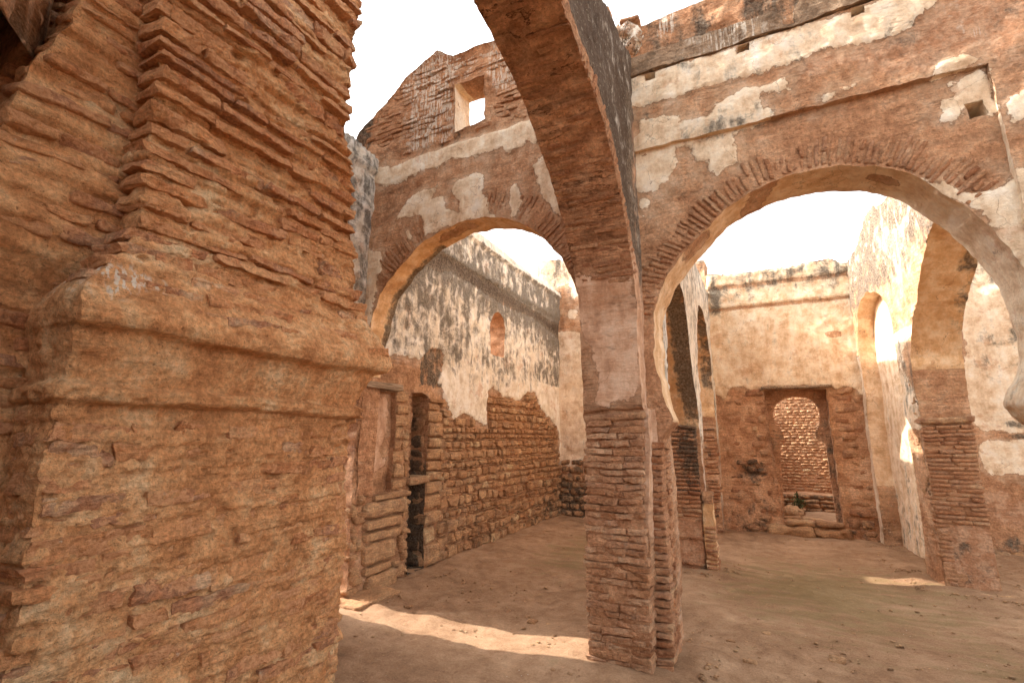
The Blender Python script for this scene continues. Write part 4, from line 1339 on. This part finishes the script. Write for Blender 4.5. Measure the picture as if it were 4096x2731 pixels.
for (x, L, y, z, h) in [(.42, .40, 9.60, .225, .035), (.84, .40, 9.62, .225, .035), (.62, .3, 9.85, .235, .03), (.34, .25, 9.85, .24, .03)]:
    R_.add((x, y, z), (L/2, .14, h), rnd=.45, amp=.3, jit=.2, seg=(8, 5, 4))
for (x, L, z, h) in [(.30, .62, .10, .10), (.88, .56, .10, .10)]:
    R_.add((x, 9.56, z), (L/2, .12, h), rnd=.45, amp=.3, jit=.2, seg=(8, 4, 4))
R_.build('sill_stone', BR_STONE, fw, freq=8)

# far wall, left part, seen through the left arch
frF2 = Fr((0, 9.62, 0), (1, 0, 0))
FL_low = [(-4.3, 3.76), (-3.45, 3.80), (-3.2, 3.70), (-2.5, 3.9), (-.7, 3.8), (-.7, 4.9), (-3.0, 4.75), (-3.3, 4.5), (-3.5, 4.85), (-4.3, 4.7)]
FL_b = [(-4.3, 1.0), (-3.61, 1.02), (-3.5, .85), (-3.42, 1.02), (-3.3, 1.05), (-3.2, 1.2), (-2.6, 1.1), (-.7, 1.4), (-.7, -1), (-4.3, -1)]
def attFL(u, v, w, reg, P):
    uv = np.column_stack([u, v])
    pl = np.clip(-sdf(uv, [FL_low, FL_b]), -.2, .2)
    pl = np.maximum(pl, (1-np.hypot((u+3.42)/.12, (v-4.15)/.10))*.08)
    pl = np.maximum(pl, (1-np.hypot((u+3.38)/.10, (v-4.6)/.10))*.08)
    st = .25+.6*smoothstep(1.0, .3, v)+.25*smoothstep(4.4, 5.2, v)+.3*np.exp(-((u+3.75)/.15)**2)*smoothstep(3.5, 4.5, v)
    return {'pl': pl, 'st': np.where(v > 1.2, st-.1, st), 'alt': .55+0*u}
wf = wall('end_wall', frF2, [(-4.25, -.1), (-.74, -.1), (-.74, 4.95), (-1.4, 4.9), (-2.2, 4.8), (-3.1, 4.82), (-3.38, 4.98), (-3.5, 5.05), (-3.55, 5.35), (-3.72, 5.42), (-4.25, 5.5)], [], .4, .05, M_OCH, None, attFL, lambda u, v: .02*fbm(np.column_stack([u, v, 0*u])*4, 91, 3), rag=.02, seed=251)
tagit(wf, 'ochre far wall with ragged top closing the view through the left arch', 'wall')
R_ = Rocks(75)
z = 0.02
while z < 1.0:
    h = rr.uniform(.12, .17); x = -3.74
    while x < -2.9:
        L = rr.uniform(.16, .32)
        R_.add((x+L/2, 9.66, z+h/2), (L/2-.008, .08, h/2-.01), rnd=.4, amp=.25, jit=.2, seg=(5, 2, 3)); x += L
    z += h
R_.build('stone', BR_STONE, wf, lambda P: .55+0*P[:, 0], freq=10)

# far wall, right part, behind the right arcade
BR_a = [(2.80,4.6),(2.80,3.6),(2.82,3.28),(2.85,3.01),(2.86,2.84),(2.79,2.7),(2.73,2.53),(2.73,2.16),(2.78,1.85),(2.83,1.72),(3.03,1.71),(3.13,1.66),(3.29,1.67),(3.8,1.75),(3.8,4.8)]
BR_b = [(2.78,1.48),(2.87,1.56),(3.02,1.57),(3.28,1.58),(3.8,1.6),(3.8,1.2),(3.22,1.09),(2.85,1.08),(2.79,1.28)]
BR_c = [(2.70,0.8),(2.85,0.85),(3.01,0.86),(3.03,0.73),(3.16,0.67),(3.30,.62),(3.2,0.36),(2.8,0.42),(2.72,0.6)]
def attBR(u, v, w, reg, P):
    uv = np.column_stack([u, v])
    pl = np.clip(sdf(uv, [BR_a, BR_b]), -.2, .2)
    st = .5*smoothstep(3.5, 4.1, v)+.42*np.exp(-((u-3.05)/.18)**2-((v-2.9)/.6)**2)+.35*smoothstep(3.2, 3.35, u)*(v > 2)+.8*np.exp(-((v-1.80)/.06)**2)*smoothstep(3.0, 3.2, u)+.8*np.exp(-((v-1.62)/.05)**2)*smoothstep(3.0, 3.2, u)+.6*smoothstep(.4, .1, v)
    return {'pl': pl, 'st': st, 'sal': np.clip(sdf(uv, [BR_c]), -.2, .2)}
br_ = wall('end_wall', frF, [(1.75, -.1), (5.6, -.1), (5.6, 4.5), (3.1, 4.45), (2.9, 4.6), (1.75, 4.6)], [], .4, .045, M_WALL, None, attBR, lambda u, v: .012*fbm(np.column_stack([u, v, 0*u])*4, 93, 3), rag=.02, seed=261)
tagit(br_, 'far wall beyond the square brick pier, cream plaster patches with grey stains', 'wall')
R_ = Rocks(77)
for k in range(5):
    R_.add((2.75+k*.33, 9.42, .02), (.15, .08, .045), rnd=.4, amp=.3, jit=.25, seg=(6, 4, 3))
R_.build('footing_stone', BR_STONE, br_, lambda P: .5+0*P[:, 0], freq=10)

# =================================================================== LEFT ARCADE (runs away from the central pier)
frA = Fr((-.70, 0, 0), (0, 1, 0))
abig = smooth_curve([(4.5, 1.75), (4.42, 2.3), (4.52, 2.9), (4.82, 3.22), (5.2, 3.42), (5.52, 3.38), (5.78, 3.20), (6.0, 2.88), (6.22, 2.45), (6.48, 2.08), (6.66, 1.80)], 4)
asm = smooth_curve([(6.985, 2.6), (7.0, 2.95), (7.16, 3.22), (7.42, 3.46), (7.88, 3.58), (8.35, 3.48), (8.72, 3.18), (8.98, 2.7), (9.10, 2.1)], 4)
outl = [(4.2, -.1), (4.52, -.1)]+abig+[(6.66, -.1), (6.985, -.1)]+asm+[(9.10, -.1), (9.56, -.1), (9.56, 4.24), (8.5, 4.22), (7.0, 4.16), (4.2, 4.25)]
def attA(u, v, w, reg, P):
    bf = (reg == 0)
    dA = segdist(np.column_stack([u, v]), np.array(abig)); dS = segdist(np.column_stack([u, v]), np.array(asm))
    pl = np.where(bf, .06, .05)
    pl = np.where((reg == 1) & (v < 1.72+.15*np.sin(P[:, 0]*9)), -.2, pl)
    pl = np.where((reg == 1) & (u > 9.0) & (v < 1.9), -.1, pl)
    pl = np.where(bf & (v < 1.6), -.1, pl)
    st = np.where(bf, .55+.1*smoothstep(3.2, 4.1, v)-.3*(v < 1.5), 0)
    xx = P[:, 0]
    st = np.where((reg == 1) & (u < 6.7), smoothstep(-1.0, -.84, xx)*.95*smoothstep(1.35, 2.2, v), st)
    st = np.where((reg == 1) & (u > 6.7) & (v > 1.9), smoothstep(-.95, -.78, xx)*.8*smoothstep(2.2, 2.6, v), st)
    wh = np.where(bf, .62, 0)
    nr = bf & (u < 4.6) & (v < 2.0)
    pl = np.where(nr, -.1, pl); wh = np.where(nr, 0, wh); st = np.where(nr, .2, st)
    return {'pl': pl, 'st': st, 'wh': wh, 'alt': np.where(bf, 1.0, 0)}
aw = wall('arcade_wall', frA, outl, [], .40, .04, M_OCH, None, attA, lambda u, v: .012*fbm(np.column_stack([u, v, 0*u])*4, 95, 3), rag=.012, seed=271)
tagit(aw, 'foreshortened arcade wall with streaked grey white plaster behind the central pier', 'wall')
p1 = empty('brick_pier', (-.92, 6.85, 0), 'blackened brick pier of the left arcade just behind the central pier', 'pier')
V, T = boxgrid(-1.085, -.745, 6.62, 6.95, -.05, 1.72, .04)
P = V+D(V)+.008*vecn(V*9, 46, 3); zz = V[:, 2]
mesh_obj('mortar_core', P, T, M_WALL, p1, {'pl': 0*zz-1, 'st': .2+.5*(zz > .9), 'sal': .10*smoothstep(.7, .55, zz)-.05, 'wh': 0*zz}, True)
R_ = Rocks(81)
z = .02
while z < 1.70:
    h = rr.uniform(.046, .056)
    if not (.1 < z < .34 or .40 < z < .60):
        c = rr.uniform(-.98, -.85)
        for a, b in ((-1.10, c), (c, -.735)):
            R_.add(((a+b)/2, 6.60+.09-rr.uniform(-.006, .012), z+h*.42), ((b-a)/2-.004, .09, h*.40), rnd=.3, amp=.3, jit=.25, seg=(5, 2, 2))
    z += h
def staP1(P): return .85*smoothstep(.8, 1.3, P[:, 2])*(.4+.6*smoothstep(-1.02, -.9, P[:, 0]))+.3*smoothstep(.5, .3, P[:, 2])
R_.build('brick', BR_RED, p1, staP1, freq=15)
st_ = empty('broken_post', (-.66, 6.72, 0), 'low broken plastered stub of a post against the blackened brick pier', 'post')
V, T = boxgrid(-.725, -.605, 6.60, 6.88, -.05, .93, .03)
P = V+D(V)+.010*vecn(V*9, 47, 3)+.006*vecn(V*25, 48, 2); zz = V[:, 2]
mesh_obj('shaft', P, T, M_OCH, st_, {'pl': .03-.1*(zz > .80)+0*zz, 'st': .1+.3*(zz > .55), 'sal': 0*zz-1, 'wh': 0*zz}, True)
R_ = Rocks(83)
z = .0
while z < .5:
    h = rr.uniform(.045, .056)
    R_.add((-.655, 6.72, z+h*.45), (.062, .135, h*.4), rnd=.35, amp=.35, jit=.3, seg=(3, 5, 2))
    z += h
R_.build('brick', BR_RED, st_, freq=15)
R_ = Rocks(85)
z = .05
while z < 1.75:
    h = rr.uniform(.05, .07)
    if rr.random() < .6:
        x = -.93+rr.uniform(0, .08)
        R_.add((x+.10, 9.14, z+h/2), (.09, .06, h*.4), rnd=.35, amp=.3, jit=.3, seg=(4, 2, 2))
    z += h
R_.build('brick', BR_RED, aw, lambda P: .3+0*P[:, 0], freq=14)

# =================================================================== RIGHT ARCADE
UR = np.array([.064, -1.0, 0.]); UR /= np.linalg.norm(UR)
frR = Fr((1.63, 7.15, 0), UR)
Y_ = lambda L: [((7.15-y)/1.0, z) for y, z in L]
rar = smooth_curve([(7.15, 2.35), (7.10, 2.62), (6.95, 2.86), (6.76, 3.08), (6.52, 3.32), (6.26, 3.53), (6.0, 3.69), (5.72, 3.79), (5.35, 3.80), (5.0, 3.68), (4.7, 3.4), (4.5, 2.9), (4.42, 2.2)], 4)
nic = [(7.62, -.1), (9.34, -.1), (9.36, 1.6), (9.38, 2.6), (9.37, 3.2), (9.22, 3.50), (9.0, 3.64), (8.56, 3.73), (8.11, 3.60), (7.91, 3.49), (7.74, 3.32), (7.62, 3.1), (7.60, 2.6)]
outl = Y_([(9.56, -.1), (7.15, -.1), (7.15, 1.5)]+rar+[(4.42, -.1), (4.22, -.1), (4.22, 4.75), (5.2, 4.6), (6.5, 4.55), (7.11, 4.58), (7.6, 4.60), (7.75, 4.72), (8.21, 4.72), (8.30, 4.62), (8.50, 4.60), (8.7, 4.50), (9.56, 4.46)])
def attRR(u, v, w, reg, P):
    y = 7.15-u
    uv = np.column_stack([y, v])
    bf = reg == 0
    dn_ = np.minimum(segdist(uv, np.array(nic)), segdist(uv, np.array(rar)))
    pl = np.where(bf, np.clip(.02+.25*vn(np.column_stack([y*1.6, v*1.6, 0*y]), 7), -.1, .1), .05)
    pl = np.where(bf & (v > 2.9), np.minimum(pl, (dn_-.60)*.5), pl)
    pl = np.where(bf & (v > 4.25), -.05, pl)
    pl = np.where(bf & (v < 2.9) & (y > 9.3), .05, pl)
    pl = np.where(bf & (y < 7.7) & (v < 1.7), -.1, pl)
    pl = np.where((reg == 1) & (v < 1.0) , -.1, pl)
    pl = np.where((reg == 1) & (y > 7.0) & (v < 2.36) , -.1, pl)
    pl = np.where((reg == 2) & (v < .9) & (v > .0), -.02, pl)
    xx = P[:, 0]
    st = np.where(bf, .78*smoothstep(3.3, 3.8, v)+.42*(y < 7.72)*(y > 7.1)*smoothstep(3.3, 2.6, v)*(.5+.5*smoothstep(1.2, 2.2, v)), 0)
    st = np.where((reg == 1) & (v > 2.3) & (v < 3.9), (.5+.2*smoothstep(3.2, 3.6, v))*smoothstep(1.93, 2.06, xx)*smoothstep(2.4, 3.0, v), st)
    st = np.where((reg == 2) & (v < 1.2), .3*smoothstep(1.2, .3, v), st)
    st = np.where(reg == 52, .16+.2*smoothstep(1.6, .3, v), st)
    return {'pl': pl, 'st': st, 'wh': np.where(bf, .25*smoothstep(3.4, 4.2, v), 0), 'alt': np.where(bf, .45, np.where(reg == 52, .3, np.where(reg == 2, .2, 0)))}
def relRR(u, v):
    return .014*fbm(np.column_stack([u, v, 0*u])*4, 97, 3)
rw = wall('arcade_wall', frR, outl, [{'poly': Y_(nic), 'depth': .22, 'rag': .008}], .46, .036, M_OCH, None, attRR, relRR, rag=.014, seed=281)
tagit(rw, 'right hand arcade wall with a tall blind arched recess and a sunlit broken top', 'wall')
p2 = empty('brick_pier', (1.86, 7.35, 0), 'wide square brick pier with a plain buttered base on the right of the court', 'pier')
V, T = boxgrid(1.645, 2.075, 7.15, 7.62, -.05, 1.74, .035)
P = V+D(V)+.008*vecn(V*9, 49, 3); zz = V[:, 2]
P[:, 2] = P[:, 2]
mesh_obj('mortar_core', P, T, M_WALL, p2, {'pl': 0*zz-1, 'st': .38*(zz < .5)+0*zz, 'sal': .16*smoothstep(.75, .6, zz)-.08, 'wh': 0*zz}, True)
R_ = Rocks(91)
z = .0
while z < 1.72:
    h = rr.uniform(.042, .050)
    cuts = rr.choice([[.14, .30], [.22], [.25], [.12, .33], [.17]])
    xs = [1.632+rr.uniform(-.006, .006)]+[1.632+c for c in cuts]+[2.088+rr.uniform(-.008, .006)]
    if z > .66 or (rr.random() < .0):
        for a, b in zip(xs[:-1], xs[1:]):
            if rr.random() > .04:
                R_.add(((a+b)/2, 7.135+.09-rr.uniform(-.004, .010), z+h*.45), ((b-a)/2-.003, .09, h*.43), rnd=.25, amp=.25, jit=.2, seg=(5, 2, 2))
    if z < .95:
        yy = 7.14
        for L in rr.choice([[.12, .23, .14], [.24, .12, .13], [.2, .25]]):
            R_.add((1.64+.05-rr.uniform(-.004, .012), yy+L/2, z+h*.45), (.06, L/2-.004, h*.42), rnd=.25, amp=.25, jit=.2, seg=(2, 5, 2))
            yy += L
    z += h
R_.build('brick', BR_RED, p2, None, freq=15)
R_ = Rocks(93)
for k in range(70):
    z = rr.uniform(.95, 2.3)
    R_.add((1.65, rr.uniform(7.2, 7.6), z), (.03, rr.uniform(.02, .06), rr.uniform(.015, .035)), rnd=.5, amp=.3, jit=.3, seg=(2, 3, 3))
R_.build('rubble', BR_STONE, p2, lambda P: .35+0*P[:, 0], kind='stuff', rest='rubble_filling')
R_ = Rocks(94)
R_.add((1.86, 7.24, 1.80), (.245, .13, .035), rnd=.25, amp=.25, jit=.1, seg=(12, 5, 3))
R_.build('impost', BR_ARCH, p2, freq=9)
R_ = Rocks(95)
R_.add((1.86, 7.02, .012), (.13, .06, .022), rnd=.4, amp=.3, jit=.2, seg=(7, 5, 3))
R_.add((2.08, 7.05, .012), (.10, .055, .022), rnd=.4, amp=.3, jit=.2, seg=(7, 5, 3))
for q, l in zip(R_.build('paving_stone', BR_STONE, None, freq=9), ('flat paving stone half buried at the foot of the square brick pier', 'shorter flat stone beside it, at the right corner of the pier foot')):
    tagit(q, l, 'stone')

# =================================================================== ENCLOSURE WALL BEYOND THE DOORWAY
frE = Fr((0, 13.5, 0), (1, 0, 0))
ew = wall('enclosure_wall', frE, [(-5, -.1), (7, -.1), (7, 5.6), (-5, 5.6)], [], .8, .16, M_WALL, None, None, None, rag=.03, seed=291)
tagit(ew, 'sunlit fieldstone enclosure wall glimpsed through the keyhole doorway', 'wall')
R_ = Rocks(97)
z = .30
while z < 4.2:
    h = rr.uniform(.055, .085)
    x = -.1
    while x < 2.1:
        L = rr.uniform(.09, .20)
        R_.add((x+L/2, 13.5+.052-rr.uniform(0, .010), z+h/2), (L/2-.008, .06, h/2-.008), rnd=.4, amp=.25, jit=.25, seg=(3, 1, 2))
        x += L
    z += h
R_.build('stone', BR_STONE, ew, None, maxn=300, freq=9, follow=False)
R_ = Rocks(98)
z = -.02
while z < .32:
    h = rr.uniform(.08, .11)
    x = -.1
    while x < 2.8:
        L = rr.uniform(.16, .34)
        R_.add((x+L/2, 13.02-rr.uniform(0, .03), z+h/2), (L/2-.008, .12, h/2-.008), rnd=.4, amp=.25, jit=.25, seg=(3, 2, 2))
        x += L
    z += h
be = empty('stone_bench', (1.3, 13.1, 0), 'low dark stone ledge running along the foot of the enclosure wall', 'ledge')
R_.build('stone', BR_STONE, be, lambda P: .45+0*P[:, 0], freq=9, follow=False)
V, T = boxgrid(-.4, 3, 12.97, 13.6, -.05, .35, .05)
V = V+.012*vecn(V*6, 3, 2)
mesh_obj('mortar_core', V, T, M_WALL, be, {'pl': 0*V[:, 0]-1, 'st': 0*V[:, 0], 'sal': 0*V[:, 0]-1, 'wh': 0*V[:, 0]}, True)
R_ = Rocks(99)
R_.add((.43, 10.95, .15), (.15, .14, .19), rnd=.6, amp=.4, jit=.25, seg=(10, 8, 8))
b = R_.build('fallen_block', BR_STONE, None, freq=6)
tagit(b[0], 'pale fallen block lying outside the keyhole doorway, its top in the light', 'stone')
def twigs(name, base, n, hgt, spread, mat, leafm, seed, leaf=.012):
    rg = random.Random(seed)
    V = []; T = []; LV = []; LT = []
    def tube(a, b, r):
        a = np.array(a); b = np.array(b); d = b-a; d /= np.linalg.norm(d)+1e-9
        s = np.cross(d, [.3, .5, .8]); s /= np.linalg.norm(s); t = np.cross(d, s); k = len(V)
        for q, rad in ((a, r), (b, r*.6)):
            for i in range(4):
                V.append(q+rad*(s*math.cos(i*PI/2)+t*math.sin(i*PI/2)))
        for i in range(4):
            j = (i+1) % 4
            T.append((k+i, k+j, k+4+j)); T.append((k+i, k+4+j, k+4+i))
    for i in range(n):
        p = np.array(base)+np.array([rg.uniform(-1, 1), rg.uniform(-1, 1), 0])*spread*.25
        d = np.array([rg.uniform(-1, 1)*spread, rg.uniform(-1, 1)*spread, hgt])*rg.uniform(.5, 1)
        for k in range(4):
            q = p+d/4+np.array([rg.uniform(-1, 1), rg.uniform(-1, 1), 0])*hgt*.04
            tube(p, q, .0022); p = q
            if rg.random() < .9:
                e = p+np.array([rg.uniform(-1, 1), rg.uniform(-1, 1), rg.uniform(.1, .8)])*hgt*.16
                tube(p, e, .0014)
                for m_ in range(5 if leaf > .01 else 2):
                    c = e+np.array([rg.uniform(-1, 1), rg.uniform(-1, 1), rg.uniform(-1, 1)])*leaf*1.5
                    a = np.array([rg.uniform(-1, 1), rg.uniform(-1, 1), rg.uniform(-1, 1)])*leaf
                    b_ = np.array([rg.uniform(-1, 1), rg.uniform(-1, 1), rg.uniform(-1, 1)])*leaf
                    k2 = len(LV); LV.extend([c-a, c+b_, c+a, c-b_]); LT.append((k2, k2+1, k2+2)); LT.append((k2, k2+2, k2+3))
    e = empty(name, base)
    mesh_obj('stems', V, T, mat, e)
    mesh_obj('leaves', LV, LT, leafm, e, None, False)
    return e
pb = twigs('bush', (.57, 12.6, -.02), 14, .40, .11, M_PLANT, M_LEAF, 5, .022)
tagit(pb, 'small dull green bush at the foot of the enclosure wall beyond the doorway', 'bush')
pw = twigs('dry_weed', (-.80, 3.62, 4.72), 9, .50, .16, M_PLANT, M_PLANT, 8, .010)
tagit(pw, 'thin dry weed sprouting from the top of the brick arch against the sky', 'weed')

ow = wall('added_shade_wall', Fr((-1.0, 0, 0), (0, 1, 0)), [(9.95, -.1), (13.4, -.1), (13.4, 2.1), (9.95, 2.0)], [], .4, .12, M_WALL, None, seed=299, rag=.03)  # added out of view, only shades what lies beyond the doorway
tagit(ow, 'short unseen wall added beside the doorway passage to shade the ground beyond the sill', 'wall')

rwl = wall('rear_shade_wall', Fr((0, -2.3, 0), (-1, 0, 0)), [(-3.2, -.1), (3.7, -.1), (3.7, 3.3), (1.0, 3.0), (-3.2, 2.8)], [], .4, .12, M_WALL, None, seed=311, rag=.03)  # added behind the camera to shade the faces turned that way
tagit(rwl, 'unseen hall wall added behind the viewer to cut light from that side', 'wall')

# =================================================================== LOOSE STONES AND GRIT
R_ = Rocks(111)
spots = [(-.37, 3.72, .035), (-.22, 4.25, .03), (.05, 3.62, .028), (-.1, 4.9, .03), (-.35, 4.6, .022), (.75, 3.9, .02), (-1.9, 4.18, .035), (-1.75, 4.2, .022), (.35, 4.55, .045), (2.1, 3.9, .02), (-2.6, 3.3, .015), (-1.35, 3.2, .02), (-2.0, 4.3, .018), (-3.1, 4.0, .03)]
for x, y, r in spots:
    R_.add((x, y, r*.15), (r*rr.uniform(1, 1.6), r, r*.45), rnd=.5, amp=.4, jit=.3, seg=(5, 4, 3))
lab = ['flat brown stone on the floor right of the central pier base', 'thin flat stone further behind the first one right of the central pier', 'small stone on bare earth in the near right foreground',
       'small flake of stone by the middle of the right hand floor', 'tiny flake between the central pier and the blackened pier', 'dark pebble at the near centre of the right hand floor',
       'flat stone on the upper edge of the sunlit strip', 'smaller stone touching the flat one at the sunlit strip edge', 'low reddish lump of earth in the middle of the mossy floor',
       'pale pebble near the right edge of the floor', 'tiny pebble in the shaded left foreground', 'small flat chip in the shade left of the central pier', 'little chip just behind the sunlit strip', 'flat chip near the left slab by the sunlit strip']
for q, l in zip(R_.build('loose_stone', BR_STONE, None, freq=12), lab):
    tagit(q, l, 'stone', 'loose stones on the court floor')
R_ = Rocks(112)
for k in range(1800):
    x = rr.uniform(-3.6, 3.6); y = rr.uniform(2.2, 9.3)
    if rr.random() < .45:
        y = rr.uniform(2.2, 5)
    r = rr.uniform(.003, .008)*rr.choice([1, 1, 1, 1.8])
    R_.add((x, y, r*.3+.0), (r*1.3, r, r*.6), rnd=.5, amp=.3, jit=.4, seg=(2, 2, 1))
# grit gathered along the wall feet
for cx, cy, hx, hy in feet:
    for k in range(110):
        s1, s2 = rr.choice([(-1, 0), (1, 0), (0, -1)])
        x = cx+(s1*(hx+abs(rr.gauss(0, .07))) if s1 else rr.uniform(-hx, hx)); y = cy+(s2*(hy+abs(rr.gauss(0, .07))) if s2 else rr.uniform(-hy, hy))
        r = rr.uniform(.004, .014)
        R_.add((x, y, r*.3+.03), (r*1.3, r, r*.7), rnd=.5, amp=.3, jit=.4, seg=(2, 2, 1))
gz = R_.build('grit', BR_STONE, None, None, kind='stuff', rest='grit', freq=20, follow=False)
tagit(gz[-1], 'scattered grit and pebbles over the trodden earth floor', 'grit')

#BODY
